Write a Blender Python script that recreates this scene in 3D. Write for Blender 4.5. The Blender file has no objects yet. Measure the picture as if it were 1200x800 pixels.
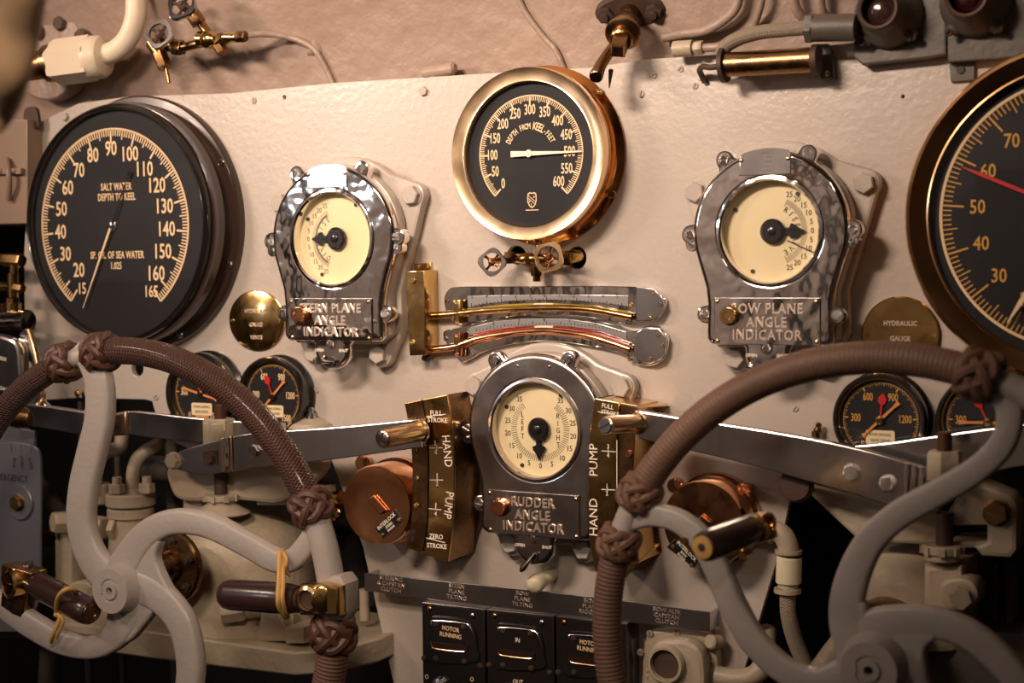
import bpy, bmesh, math, random
from mathutils import Vector as V, Matrix
random.seed(7)
PI = math.pi
C = bpy.context.scene.collection
# ---------------------------------------------------------------- camera
F = 1790.0                                   # focal length in pixels of the 1200 px frame
CAM = V((0.893, -1.68, 1.50))
_ex = V((3366, 55, -1790)).normalized(); _ey = V((952, -110, 1790)).normalized()
_ex = (_ex - _ey * _ex.dot(_ey)).normalized(); _ez = _ex.cross(_ey)
W = Matrix((_ex, _ey, _ez))                   # camera vector (x right, y down, z forward) -> world
cd = bpy.data.cameras.new('camera'); cam = bpy.data.objects.new('camera', cd); C.objects.link(cam)
r_, d_, f_ = W @ V((1,0,0)), W @ V((0,1,0)), W @ V((0,0,1))
M_ = Matrix((r_, -d_, -f_)).transposed().to_4x4(); M_.translation = CAM
cam.matrix_world = M_
cd.sensor_width = 36; cd.lens = F / 1200 * 36
cd.dof.use_dof = True; cd.dof.focus_distance = 1.86; cd.dof.aperture_fstop = 4.5
cd.clip_start = 0.05
bpy.context.scene.camera = cam
# ---------------------------------------------------------------- light and exposure
world = bpy.data.worlds.new('world'); bpy.context.scene.world = world; world.use_nodes = True
world.node_tree.nodes['Background'].inputs[0].default_value = (0.9, 0.62, 0.45, 1)
world.node_tree.nodes['Background'].inputs[1].default_value = 0.02
vs = bpy.context.scene.view_settings
vs.view_transform = 'Standard'; vs.look = 'None'; vs.exposure = 0.5; vs.gamma = 1; vs.use_curve_mapping = False
def lamp(name, loc, target, power, sx, sy, col, spread=180):
    l = bpy.data.lights.new(name, 'AREA'); l.shape = 'RECTANGLE'; l.size = sx; l.size_y = sy; l.energy = power; l.color = col; l.spread = math.radians(spread)
    o = bpy.data.objects.new(name, l); C.objects.link(o); o.location = loc
    o.rotation_euler = (V(target) - V(loc)).to_track_quat('-Z', 'Y').to_euler(); return o
lamp('lamp_overhead', (-0.15, -1.35, 2.22), (-0.02, 0, 1.72), 3.5, .40, .14, (1, .78, .62), 70)
lamp('lamp_left', (-1.25, -1.25, 2.14), (-0.42, 0, 1.72), 1.9, .40, .10, (1, .74, .57), 70)
lamp('lamp_right', (0.13, -1.12, 2.12), (0.5, 0, 1.75), .26, .14, .05, (1, .72, .54), 80)
lamp('hose_fill', (0.75, -1.75, 2.2), (0.12, -0.93, 1.64), .9, .3, .10, (1, .78, .60), 50)  # added fill with no known source, to brighten the hanging hose
lamp('lamp_cool', (-2.2, -2.75, 2.0), (-0.6, 0, 1.5), 1.5, .45, .35, (.78, .88, 1), 100)
# added fills, no known source: brighten the compartment walls that the chrome mirrors
lamp('fill_compartment', (-.9, -2.4, 2.30), (-2.0, -3.3, 1.75), 7.5, .6, .3, (1, .90, .86))
lamp('fill_passage', (0.6, -2.5, 2.30), (-.3, -3.4, 1.5), 4, .5, .3, (1, .88, .82))
# ---------------------------------------------------------------- pixel helpers: a photograph pixel meets the plane h metres in front of the panel
def ray(px, py): return W @ V((px - 600, py - 400, F))
def P(px, py, h=0.0):
    d = ray(px, py); t = (-h - CAM.y) / d.y
    return CAM + d * t
def S(px, py, h=0.0):                        # metres per (vertical) pixel there
    d = V((px - 600, py - 400, F)); return (W @ d).y and ((-h - CAM.y) / (W @ d).y)
def out2(pts, h): return [((p := P(x, y, h)).x, p.z) for x, y in pts]
# ---------------------------------------------------------------- materials
MATS = {}
def mat(name, col, rough=.5, metal=0, bump=0, scale=60, col2=None, cscale=8, cmix=.5, coat=0, emit=None, rvar=0, detail=4, bdist=.001, spec=None, weave=None, aniso=0):
    m = bpy.data.materials.new(name); m.use_nodes = True; nt = m.node_tree; N = nt.nodes; L = nt.links
    b = N['Principled BSDF']; b.inputs['Base Color'].default_value = (*col, 1); b.inputs['Roughness'].default_value = rough; b.inputs['Metallic'].default_value = metal
    if coat: b.inputs['Coat Weight'].default_value = coat; b.inputs['Coat Roughness'].default_value = .08
    if spec is not None: b.inputs['Specular IOR Level'].default_value = spec
    tc = N.new('ShaderNodeTexCoord')
    def noise(sc, det=detail, w=0):
        n = N.new('ShaderNodeTexNoise'); n.inputs['Scale'].default_value = sc; n.inputs['Detail'].default_value = det
        n.inputs['Distortion'].default_value = w; L.new(tc.outputs['Object'], n.inputs['Vector']); return n
    if col2:
        n = noise(cscale, 5, .3); r = N.new('ShaderNodeValToRGB'); r.color_ramp.elements[0].position = .5 - cmix / 2 + .02; r.color_ramp.elements[1].position = .5 + cmix / 2
        r.color_ramp.elements[0].color = (*col, 1); r.color_ramp.elements[1].color = (*col2, 1)
        L.new(n.outputs['Fac'], r.inputs[0]); L.new(r.outputs[0], b.inputs['Base Color'])
    if rvar:
        n = noise(cscale * 3, 6); r = N.new('ShaderNodeMapRange'); r.inputs[1].default_value = .3; r.inputs[2].default_value = .7
        r.inputs[3].default_value = max(.02, rough - rvar); r.inputs[4].default_value = rough + rvar
        L.new(n.outputs['Fac'], r.inputs[0]); L.new(r.outputs[0], b.inputs['Roughness'])
    if bump:
        n = noise(scale); bp = N.new('ShaderNodeBump'); bp.inputs['Strength'].default_value = bump; bp.inputs['Distance'].default_value = bdist
        L.new(n.outputs['Fac'], bp.inputs['Height']); L.new(bp.outputs[0], b.inputs['Normal'])
        if weave != None: bp.inputs['Strength'].default_value = bump
    if weave:                                # woven or wrapped relief along the tube's own UVs
        uv = N.new('ShaderNodeUVMap'); uv.uv_map = 'uv'; outs = []
        for sx, sy in weave:
            mp = N.new('ShaderNodeMapping'); mp.inputs['Scale'].default_value = (sx, sy, 1); L.new(uv.outputs[0], mp.inputs[0])
            w = N.new('ShaderNodeTexWave'); w.wave_type = 'BANDS'; w.bands_direction = 'DIAGONAL' if len(weave) > 1 else 'X'; w.inputs['Scale'].default_value = 1
            w.inputs['Distortion'].default_value = .6; w.inputs['Detail Scale'].default_value = 3
            L.new(mp.outputs[0], w.inputs[0]); outs.append(w)
        a = outs[0].outputs['Fac']
        if len(outs) > 1:
            mx = N.new('ShaderNodeMath'); mx.operation = 'MAXIMUM'; L.new(a, mx.inputs[0]); L.new(outs[1].outputs['Fac'], mx.inputs[1]); a = mx.outputs[0]
        bp = N.new('ShaderNodeBump'); bp.inputs['Strength'].default_value = .9; bp.inputs['Distance'].default_value = .003
        L.new(a, bp.inputs['Height']); L.new(bp.outputs[0], b.inputs['Normal'])
    if emit: b.inputs['Emission Color'].default_value = (*emit[:3], 1); b.inputs['Emission Strength'].default_value = emit[3]
    MATS[name] = m; return m
def c8(r, g, b): return tuple(((v / 255) / 12.92 if v / 255 <= .04045 else ((v / 255 + .055) / 1.055) ** 2.4) for v in (r, g, b))
mat('panel', c8(184, 174, 164), .27, 0, .5, 120, c8(178, 165, 154), 3, .6, rvar=.07, bdist=.0011, detail=7)
mat('hull', c8(158, 138, 125), .42, 0, 1.0, 26, c8(146, 124, 110), 4, .5, rvar=.08, bdist=.006, detail=6)
mat('cream_paint', c8(180, 166, 144), .42, 0, .6, 70, c8(158, 142, 120), 9, .5, rvar=.08, bdist=.003)
mat('grey_paint', c8(168, 160, 154), .4, 0, .5, 110, c8(158, 148, 140), 9, .6, rvar=.06, bdist=.0015)
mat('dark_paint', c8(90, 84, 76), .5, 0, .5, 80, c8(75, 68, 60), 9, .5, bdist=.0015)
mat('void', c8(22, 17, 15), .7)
mat('dull_iron', c8(60, 48, 42), .6, .3, .6, 60, c8(85, 62, 48), 14, .5, bdist=.002)
mat('chrome', (.86, .82, .79), .08, 1, .55, 24, rvar=.04, bdist=.004, detail=2)
mat('raised_metal', (.80, .64, .52), .34, .8)
mat('lit_paint', c8(222, 206, 182), .4, 0, .4, 60, bdist=.002)  # strong light on the overhead pipe is put into this paler colour
mat('scale_metal', (.48, .45, .43), .32, .85)
mat('blue_steel', c8(128, 130, 138), .38, .45, .1, 40, c8(112, 114, 122), 6, .6)
mat('steel', (.62, .60, .60), .20, 1, .10, 30, (.54, .52, .52), 5, .7, rvar=.05, bdist=.002)
mat('steel_cover', (.60, .54, .50), .22, 1, .10, 30, (.52, .47, .45), 8, .6, rvar=.06, bdist=.002)
mat('brass', (.74, .50, .20), .16, 1, .2, 30, (.60, .38, .14), 14, .6, rvar=.05, bdist=.0025)
mat('bronze_polish', (.84, .50, .24), .2, 1, .05, 60, (.72, .40, .17), 6, .6, rvar=.05)
mat('bright_brass', (.90, .64, .38), .22, 1, .05, 60, rvar=.05)
mat('aged_brass', (.32, .18, .075), .28, 1, .3, 50, (.20, .11, .05), 18, .6, rvar=.08)
mat('copper', (.80, .42, .23), .15, 1, .15, 40, (.66, .31, .15), 14, .5, rvar=.06, bdist=.002)
mat('orange_brass', (.80, .40, .13), .16, 1, .05, 40, (.68, .31, .09), 14, .5, rvar=.05)
mat('black_enamel', (.012, .010, .010), .22, 0, .05, 50, coat=.6)
mat('brown_enamel', (.035, .018, .013), .30, 0, .05, 50, coat=.5)
mat('dial_black', (.008, .008, .011), .6, col2=(.013, .012, .014), cscale=12, spec=.25)
mat('dial_cream', c8(232, 214, 172), .6, col2=c8(222, 204, 160), cscale=7)
mat('print_cream', c8(238, 205, 160), .6)
mat('print_gold', c8(205, 150, 60), .6)
mat('print_black', (.02, .018, .018), .6)
mat('print_grey', c8(120, 112, 98), .6)
mat('engraved_light', c8(235, 225, 205), .45)
mat('pointer_orange', c8(215, 135, 65), .5)
mat('pointer_red', c8(190, 25, 22), .45)
mat('leather', c8(74, 46, 37), .45, weave=((150, 75), (150, -75)), coat=.1)
mat('cord_wrap', c8(98, 70, 56), .6)
mat('knot', c8(72, 46, 36), .45, 0, .8, 300, c8(88, 56, 44), 60, .5, bdist=.001)
mat('knot_pale', c8(112, 80, 62), .6, 0, .8, 300, c8(96, 66, 50), 60, .5, bdist=.001)
mat('cord_pale', c8(122, 92, 74), .55, 0, .5, 200, c8(102, 74, 60), 14, .5)
mat('wood_dark', c8(46, 30, 30), .3, 0, .3, 40, c8(60, 38, 36), 20, .6, coat=.3)
mat('tag_cream', c8(236, 214, 170), .5)
mat('horn', c8(214, 170, 100), .4, col2=c8(190, 140, 80), cscale=60)
mat('string', c8(200, 155, 90), .7)
mat('braid', c8(176, 160, 138), .6, weave=((300, 70), (300, -70)))
mat('hose', c8(188, 156, 122), .6, 0, .5, 60)
mat('ivory', c8(212, 200, 170), .35)
mat('fluid_yellow', c8(160, 140, 22), .15, coat=.5)
mat('fluid_red', c8(130, 8, 14), .15, coat=.5)
mat('lens_dark', (.03, .012, .01), .15, coat=.6)
mat('lens_red', (.022, .002, .002), .15, coat=.6)
mat('rust_thread', c8(96, 66, 50), .5, .6)
mat('deck', c8(60, 50, 44), .5)
mat('room_paint', c8(205, 188, 172), .5, 0, .3, 20, c8(185, 166, 150), 3, .5)
mat('locker_paint', c8(150, 126, 106), .5, 0, .3, 20, c8(132, 110, 92), 3, .5)
mat('blue_grey', c8(120, 124, 132), .5)
def glass(name):
    m = bpy.data.materials.new(name); m.use_nodes = True; nt = m.node_tree; N = nt.nodes; L = nt.links; N.remove(N['Principled BSDF'])
    t = N.new('ShaderNodeBsdfTransparent'); g = N.new('ShaderNodeBsdfGlossy'); g.inputs['Roughness'].default_value = .03
    lw = N.new('ShaderNodeLayerWeight'); pw = N.new('ShaderNodeMath'); pw.operation = 'POWER'; pw.inputs[1].default_value = 4; L.new(lw.outputs['Facing'], pw.inputs[0])
    f = N.new('ShaderNodeMath'); f.operation = 'MULTIPLY_ADD'; f.inputs[1].default_value = .7; f.inputs[2].default_value = .022; L.new(pw.outputs[0], f.inputs[0]); mx = N.new('ShaderNodeMixShader')
    L.new(f.outputs[0], mx.inputs[0]); L.new(t.outputs[0], mx.inputs[1]); L.new(g.outputs[0], mx.inputs[2]); L.new(mx.outputs[0], N['Material Output'].inputs[0])
    MATS[name] = m
glass('glass')
# ---------------------------------------------------------------- object helpers
BASE = {}
def finish(o, me, bm, m, sharp=35, smooth=True):
    bmesh.ops.recalc_face_normals(bm, faces=bm.faces) if False else None
    bm.to_mesh(me); bm.free()
    if smooth:
        me.shade_smooth(); me.set_sharp_from_angle(angle=math.radians(sharp))
    me.materials.append(MATS[m])
def thing(name, label, cat, base, group=None):
    o = bpy.data.objects.new(name, None); C.objects.link(o); o.empty_display_size = .02
    o.location = base; BASE[o] = V(base); o['label'] = label; o['category'] = cat
    if group: o['group'] = group
    return o
def part(name, bm, m, parent=None, label=None, sharp=35, base=None, kind=None, bevel=0):
    me = bpy.data.meshes.new(name); o = bpy.data.objects.new(name, me); C.objects.link(o)
    b = BASE[parent] if parent else (V(base) if base is not None else V((0, 0, 0)))
    bmesh.ops.translate(bm, vec=-b, verts=bm.verts)
    finish(o, me, bm, m, sharp); BASE[o] = b
    if parent: o.parent = parent
    else: o.location = b
    if label: o['label'] = label
    if kind: o['kind'] = kind
    if bevel:
        md = o.modifiers.new('bevel', 'BEVEL'); md.width = bevel; md.segments = 2; md.limit_method = 'ANGLE'; md.angle_limit = math.radians(40); md.harden_normals = False
    return o
def single(name, label, cat, bm, m, base, group=None, **k):
    o = part(name, bm, m, None, label, base=base, **k); o['category'] = cat
    if group: o['group'] = group
    return o
NB = bmesh.new
def loft(bm, rings, closed=True, cap=(True, True), uvs=None):
    vs = [[bm.verts.new(p) for p in r] for r in rings]; n = len(rings[0])
    lay = bm.loops.layers.uv.get('uv') or bm.loops.layers.uv.new('uv') if uvs else None
    for i in range(len(vs) - 1):
        for j in range(n if closed else n - 1):
            k = (j + 1) % n
            try: f = bm.faces.new((vs[i][j], vs[i][k], vs[i + 1][k], vs[i + 1][j]))
            except ValueError: continue
            if lay:
                us, ur = uvs
                for lp, (a, b) in zip(f.loops, ((i, j), (i, j + 1), (i + 1, j + 1), (i + 1, j))): lp[lay].uv = (us[a], b / n * ur)
    if cap[0]: bm.faces.new(vs[0][::-1])
    if cap[1]: bm.faces.new(vs[-1])
def frame(axis):
    a = V(axis).normalized(); u = a.cross(V((0, 0, 1)))
    if u.length < .1: u = a.cross(V((1, 0, 0)))
    u.normalize(); return a, u, a.cross(u)
OUT = V((0, -1, 0))
def lathe(bm, c, axis, prof, seg=32, cap=(True, True), sq=1.0, rot=0, fn=None):
    """profile of (radius, distance along axis)"""
    a, u, w = frame(axis); c = V(c)
    if abs(a.y) > .99: u, w = V((1, 0, 0)), (V((0, 0, 1)) if a.y < 0 else V((0, 0, -1)))
    rings = []
    for r, d in prof:
        R = []
        for i in range(seg):
            t = 2 * PI * i / seg + rot; k = fn(t) if fn else 1
            R.append(c + a * d + (u * math.cos(t) * sq + w * math.sin(t)) * max(r, 1e-5) * k)
        rings.append(R)
    loft(bm, rings, True, cap)
def cyl(bm, c, axis, r, l, seg=24, bev=0, sq=1.0, rot=0):
    b = bev
    lathe(bm, c, axis, [(r - b, 0), (r, b), (r, l - b), (r - b, l)] if b else [(r, 0), (r, l)], seg, sq=sq, rot=rot)
def hexn(bm, c, axis, r, l, rot=0):
    lathe(bm, c, axis, [(r, 0), (r, l * .88), (r * .9, l)], 6, rot=rot)
def ring(bm, c, axis, prof, seg=48, sq=1.0):
    """closed profile swept round the axis"""
    lathe(bm, c, axis, prof + [prof[0]], seg, (False, False), sq)
def spline(pts, n=8, closed=False):
    out = []; m = len(pts)
    for i in range(m if closed else m - 1):
        p0, p1, p2, p3 = (pts[(i - 1) % m] if closed or i else pts[0]), pts[i], pts[(i + 1) % m], (pts[(i + 2) % m] if closed or i + 2 < m else pts[-1])
        for k in range(n):
            t = k / n
            out.append(tuple(.5 * (2 * b + (c - a) * t + (2 * a - 5 * b + 4 * c - d) * t * t + (3 * b - a - 3 * c + d) * t ** 3) for a, b, c, d in zip(p0, p1, p2, p3)))
    if not closed: out.append(tuple(pts[-1]))
    return out
def tube(bm, pts, r, seg=14, cap=(True, True), uv=False, closed=False):
    """round tube through world points; r a number or a list"""
    pts = [V(p) for p in pts]; n = len(pts); rs = r if isinstance(r, (list, tuple)) else [r] * n
    rings = []; us = []; u = None; L = 0
    for i, p in enumerate(pts):
        t = (pts[min(i + 1, n - 1)] - pts[max(i - 1, 0)]) if not closed else (pts[(i + 1) % n] - pts[i - 1])
        t.normalize()
        if u is None: _, u, _w = frame(t)
        u = (u - t * u.dot(t)).normalized(); w = t.cross(u)
        if i: L += (p - pts[i - 1]).length
        us.append(L); rings.append([p + (u * math.cos(2 * PI * j / seg) + w * math.sin(2 * PI * j / seg)) * rs[i] for j in range(seg)])
    if closed: rings.append(rings[0]); us.append(L); cap = (False, False)
    mr = sum(rs) / len(rs)
    loft(bm, rings, True, cap, (us, 2 * PI * mr) if uv else None)
def ptube(bm, pts, rpx, n=6, seg=14, uv=False, cap=(True, True)):
    """tube through (px, py, h[, rpx]) points, radius in pixels at the first point unless given"""
    P3 = spline([(*P(q[0], q[1], q[2]), (q[3] if len(q) > 3 else rpx) * S(q[0], q[1], q[2])) for q in pts], n)
    tube(bm, [q[:3] for q in P3], [q[3] for q in P3], seg, cap, uv)
def box(bm, c, s, rot=None):
    c = V(c); vs = []
    for x in (-.5, .5):
        for y in (-.5, .5):
            for z in (-.5, .5):
                v = V((x * s[0], y * s[1], z * s[2]));
                if rot: v = rot @ v
                vs.append(bm.verts.new(c + v))
    for f in ((0, 1, 3, 2), (4, 6, 7, 5), (0, 4, 5, 1), (2, 3, 7, 6), (0, 2, 6, 4), (1, 5, 7, 3)): bm.faces.new([vs[i] for i in f])
def curve_mesh(bm, cu, mt):
    o = bpy.data.objects.new('tmp', cu); me = o.to_mesh(); k = len(bm.verts)
    me.transform(mt); bm.from_mesh(me); o.to_mesh_clear(); bpy.data.objects.remove(o); bpy.data.curves.remove(cu)
def plate(bm, outs, h0, h1, bev=.001, res=1):
    """flat plate parallel to the panel from h0 to h1; the first outline is the rim, the others are holes; outlines in world (x, z)"""
    cu = bpy.data.curves.new('t', 'CURVE'); cu.dimensions = '2D'; cu.fill_mode = 'BOTH'; t = abs(h1 - h0); bev = min(bev, t * .45)
    cu.extrude = t / 2 - bev; cu.bevel_depth = bev; cu.offset = -bev; cu.bevel_resolution = res
    for o in outs:
        s = cu.splines.new('POLY'); s.points.add(len(o) - 1); s.use_cyclic_u = True
        for p, (x, z) in zip(s.points, o): p.co = (x, z, 0, 1)
    hm = (h0 + h1) / 2
    curve_mesh(bm, cu, Matrix(((1, 0, 0, 0), (0, 0, -1, -hm), (0, 1, 0, 0), (0, 0, 0, 1))))
def pplate(bm, outs, h0, h1, bev=.001): plate(bm, [out2(o, h1) for o in outs], h0, h1, bev)
def circ(c, r, n=32, sq=1.0, a0=0, a1=2 * PI):
    full = abs(a1 - a0 - 2 * PI) < 1e-6
    return [(c[0] + r * sq * math.cos(t), c[1] + r * math.sin(t)) for t in [a0 + (a1 - a0) * i / (n if full else n - 1) for i in range(n)]]
_tx = {}
def text(bm, s, c, cap, rot=0, sq=1.0, bold=.0, depth=.0004, spacing=1.0, align='CENTER', basis=None):
    """lettering lying parallel to the panel, facing the viewer"""
    cu = bpy.data.curves.new('t', 'FONT'); cu.body = s; cu.align_x = align; cu.align_y = 'CENTER' if '\n' not in s else 'CENTER'; cu.resolution_u = 2
    cu.offset = bold; cu.space_character = spacing; cu.extrude = 0.5 * depth / (cap / .69)
    k = cap / .69; cr, sr = math.cos(rot), math.sin(rot)
    B = basis or (V((cr, 0, sr)), V((-sr, 0, cr)), V((0, -1, 0)))
    mt = Matrix(((B[0].x * k * sq, B[1].x * k, B[2].x * k, c[0]), (B[0].y * k * sq, B[1].y * k, B[2].y * k, c[1]), (B[0].z * k * sq, B[1].z * k, B[2].z * k, c[2]), (0, 0, 0, 1)))
    curve_mesh(bm, cu, mt)
def ptext(bm, s, px, py, h, cpx, **k): text(bm, s, P(px, py, h), cpx * S(px, py, h), **k)
def tpart(parent, m, specs, name='numeral', **kw):
    """every string its own part: (string, world point, cap height[, rotation])"""
    for sp in specs:
        bm = NB(); text(bm, sp[0], sp[1], sp[2], rot=sp[3] if len(sp) > 3 else 0, **kw); part(name, bm, m, parent, sharp=30)
def PX(px, py, h, cpx): return (P(px, py, h), cpx * S(px, py, h))
_unit = {}
def unit(kind):
    if kind in _unit: return _unit[kind]
    bm = NB(); O = (0, 0, 0)
    if kind == 'hex':
        hexn(bm, (0, 0, 0), OUT, 1, .75, rot=.2)
        lathe(bm, (0, 0, 0), OUT, [(1.12, 0), (1.12, .1), (1.05, .14)], 20)
    elif kind == 'nutstud':
        hexn(bm, (0, 0, 0), OUT, 1, .7); cyl(bm, (0, -.7, 0), OUT, .5, .5, 12, .08)
    elif kind == 'screw':
        for sg in (1, -1):
            pts = [(.97 * math.cos(t), .97 * math.sin(t)) for t in [math.asin(.14) + (PI - 2 * math.asin(.14)) * i / 9 for i in range(10)]]
            a = [V((x, 0, z * sg)) for x, z in pts]; b = [V((x, -.3, z * sg)) for x, z in pts]; c = [V((x * .75, -.5, .14 * sg + (z - .14) * .75 * sg)) for x, z in pts]
            if sg < 0: a, b, c = a[::-1], b[::-1], c[::-1]
            loft(bm, [a, b, c])
        cyl(bm, (0, 0, 0), OUT, .94, .15, 16)
    elif kind == 'rivet':
        lathe(bm, O, OUT, [(1, 0), (.95, .25), (.7, .5), (.3, .62)], 12)
    me = bpy.data.meshes.new(kind); bm.to_mesh(me); bm.free(); me.shade_smooth(); me.set_sharp_from_angle(angle=math.radians(35))
    _unit[kind] = me; return me
def fast(kind, parent, p, r, m, name=None, spin=None, axis=None, **top):
    key = kind + m
    if key not in _unit:
        me = unit(kind).copy(); me.materials.append(MATS[m]); _unit[key] = me
    o = bpy.data.objects.new(name or {'hex': 'bolt', 'nutstud': 'nut', 'screw': 'screw', 'rivet': 'rivet'}[kind], _unit[key]); C.objects.link(o)
    R = Matrix.Rotation(random.uniform(0, PI) if spin is None else spin, 3, 'Y')
    if axis is not None: R = OUT.rotation_difference(V(axis)).to_matrix() @ R
    o.rotation_euler = R.to_euler(); o.scale = (r, r, r)
    if parent: o.parent = parent; o.location = V(p) - BASE[parent]
    else: o.location = p
    BASE[o] = V(p)
    for k, v in top.items(): o[k] = v
    return o
def pfast(kind, parent, px, py, h, rpx, m, **k): return fast(kind, parent, P(px, py, h), rpx * S(px, py, h), m, **k)
# ================================================================ the room and the panel
def structure(name, bm, m, label=None, **k):
    o = part(name, bm, m, None, label, **k); o['kind'] = 'structure'; return o
bm = NB(); box(bm, (0, -1.4, -.02), (5, 4.2, .04)); structure('floor', bm, 'deck')
bm = NB(); box(bm, (0, .62, 1.2), (5, .04, 2.6)); structure('wall_back', bm, 'void')  # near-black: the shade of the recess is put into the wall colour
bm = NB(); box(bm, (-2.3, -1.4, 1.2), (.05, 4.1, 2.6)); structure('wall_left', bm, 'room_paint')
bm = NB(); box(bm, (2.3, -1.4, 1.2), (.05, 4.1, 2.6)); structure('wall_right', bm, 'room_paint')
bm = NB(); box(bm, (0, -3.45, 1.2), (5, .05, 2.6)); structure('wall_front', bm, 'room_paint')
# added dark blocks, unseen behind the camera, to put stripes in the chrome's reflections
n = 0
for x, y, z, sx, sy, sz, m in ((-2.22, -.6, 1.2, .1, .12, 2.5, 'dark_paint'), (-2.2, -1.2, 1.2, .12, .10, 2.5, 'dark_paint'), (-2.15, -1.75, .9, .2, .5, 1.1, 'void'), (-2.2, -2.5, 1.2, .12, .12, 2.5, 'dark_paint'), (-2.2, -1.95, 1.9, .1, .3, .2, 'dark_paint'),
    (-1.6, -3.36, 1.2, .12, .12, 2.5, 'dark_paint'), (-1.1, -3.36, .7, .5, .12, .5, 'dull_iron'), (-.5, -3.36, 1.2, .10, .12, 2.5, 'dark_paint'), (.2, -3.33, 1.5, .5, .18, .5, 'dull_iron'), (.8, -3.36, 1.2, .12, .12, 2.5, 'dark_paint'), (1.5, -3.33, 1.1, .7, .18, 1.6, 'void'),
    (0, -3.34, 2.05, 4.4, .10, .10, 'dark_paint'), (0, -1.9, 2.42, 4.4, .14, .12, 'dark_paint')):
    n += 1; bm = NB(); box(bm, (x, y, z), (sx, sy, sz)); structure('reflection_block_%d' % n, bm, m)
# hull: comes down behind the panel and curves forward overhead
bm = NB(); rows = []
for i in range(25):
    t = i / 24; a = t * 1.25
    y = .045 - (.02 * t + 1.0 * (1 - math.cos(a)) * 1.0); z = 1.575 + 1.0 * math.sin(a) * .92
    rows.append([(x, y, z) for x in [-2.4 + 4.8 * j / 30 for j in range(31)]])
for i in range(25):
    for r in (rows,): pass
vsr = [[bm.verts.new(p) for p in r] for r in rows]
for i in range(24):
    for j in range(30): bm.faces.new((vsr[i][j], vsr[i][j + 1], vsr[i + 1][j + 1], vsr[i + 1][j]))
structure('wall_hull', bm, 'hull')
ye, ze = rows[-1][0][1], rows[-1][0][2]
bm = NB(); box(bm, (0, (ye - 3.45) / 2, ze + .01), (5, 3.45 + ye, .04)); structure('ceiling', bm, 'hull')
def hull_h(px, py):                          # height in front of the panel at which a pixel's ray meets the hull
    lo, hi = -.2, 1.2
    for _ in range(40):
        m = (lo + hi) / 2; p = P(px, py, m); s = min(max((p.z - 1.575) / .92, 0), .949); a = math.asin(s); y = .045 - (.02 * a / 1.25 + (1 - math.cos(a)))
        if -m > y: lo = m                     # still behind the hull
        else: hi = m
    return lo
# main instrument panel, a steel plate with its cut-outs
pan = thing('instrument_panel', 'grey-beige painted steel plate that carries all the dials', 'panel', P(620, 400))
top = [(28, 300), (34, 180), (52, 140), (92, 121), (150, 113), (270, 109), (390, 97), (470, 92), (600, 84), (690, 79), (760, 69), (900, 60), (1000, 50), (1100, 40), (1290, 20)]
bot = [(1290, 520), (1215, 500), (1120, 540), (1040, 560), (985, 545), (928, 572), (915, 640), (868, 800), (860, 840), (470, 840), (452, 760), (425, 640), (396, 560), (385, 530), (340, 495), (300, 490), (232, 530), (190, 512), (178, 470), (170, 468), (92, 466), (30, 470)]
holes = [[(120, 466.5), (121, 482), (182, 482), (176, 472), (170, 466.5)]] if False else []
def hole(x, y, rx, ry): return [(x + rx * math.cos(t), y + ry * math.sin(t)) for t in [2 * PI * i / 24 for i in range(24)]]
holes += [hole(161, 432, 7, 9), hole(605, 299, 11, 11), hole(676, 302, 11, 13), hole(72, 470, 10, 16) if False else hole(752, 112, 2, 3), hole(1058, 113, 2, 2), hole(333, 114, 2, 2.4)]
bm = NB(); pplate(bm, [top + bot] + holes, -.010, 0, .001); part('plate', bm, 'panel', pan, sharp=30)
for x, y, r in ((497, 107, 5.5), (77, 137, 5)): pfast('hex', pan, x, y, 0, r, 'panel')
for x, y, r in ((767, 88, 4), (752, 110, 4), (798, 81, 4), (815, 101, 4), (298, 118, 4), (371, 457, 4), (183, 465, 4), (235, 103, 0), (932, 479, 4), (447, 330, 0)):
    if r: pfast('screw', pan, x, y, -.0005, r, 'panel', spin=x * .7)
# ================================================================ round gauges
def dial_pt(c, ang, r): return V((c[0] + r * math.sin(ang), c[1], c[2] + r * math.cos(ang)))
def needle(bm, c, ang, prof):
    """flat pointer: profile of (distance along, half width), thickness .8 mm"""
    d = V((math.sin(ang), 0, math.cos(ang))); s = V((d.z, 0, -d.x)); L = []; R = []
    for a, w in prof: L.append(V(c) + d * a + s * w); R.append(V(c) + d * a - s * w)
    o = L + R[::-1]; loft(bm, [o, [p + OUT * .0008 for p in o]])
def ticks(bm, c, r0, specs):
    """specs: (angle, length, width)"""
    for a, l, w in specs:
        p, q = dial_pt(c, a, r0), dial_pt(c, a, r0 - l); s = V((math.cos(a), 0, -math.sin(a))) * w / 2
        vs = [bm.verts.new(x) for x in (p + s, p - s, q - s, q + s)]; bm.faces.new(vs)
def arcband(bm, c, r0, r1, a0, a1, n=60):
    A = [dial_pt(c, a0 + (a1 - a0) * i / n, r1) for i in range(n + 1)]; B = [dial_pt(c, a0 + (a1 - a0) * i / n, r0) for i in range(n + 1)]
    va = [bm.verts.new(x) for x in A]; vb = [bm.verts.new(x) for x in B]
    for i in range(n): bm.faces.new((va[i], va[i + 1], vb[i + 1], vb[i]))
D = math.radians
def arctext(bm, s, c, r, a0, a1, cap, sq, bold):
    n = len(s)
    for i, ch in enumerate(s):
        if ch == ' ': continue
        a = a0 + (a1 - a0) * i / (n - 1); k = cap * (1.35 if ch.isupper() and 'KEEL' in s and s.index('KEEL') <= i < s.index('KEEL') + 4 else 1)
        text(bm, ch, dial_pt(c, a, r), k, rot=-a, sq=sq, bold=bold)
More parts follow.
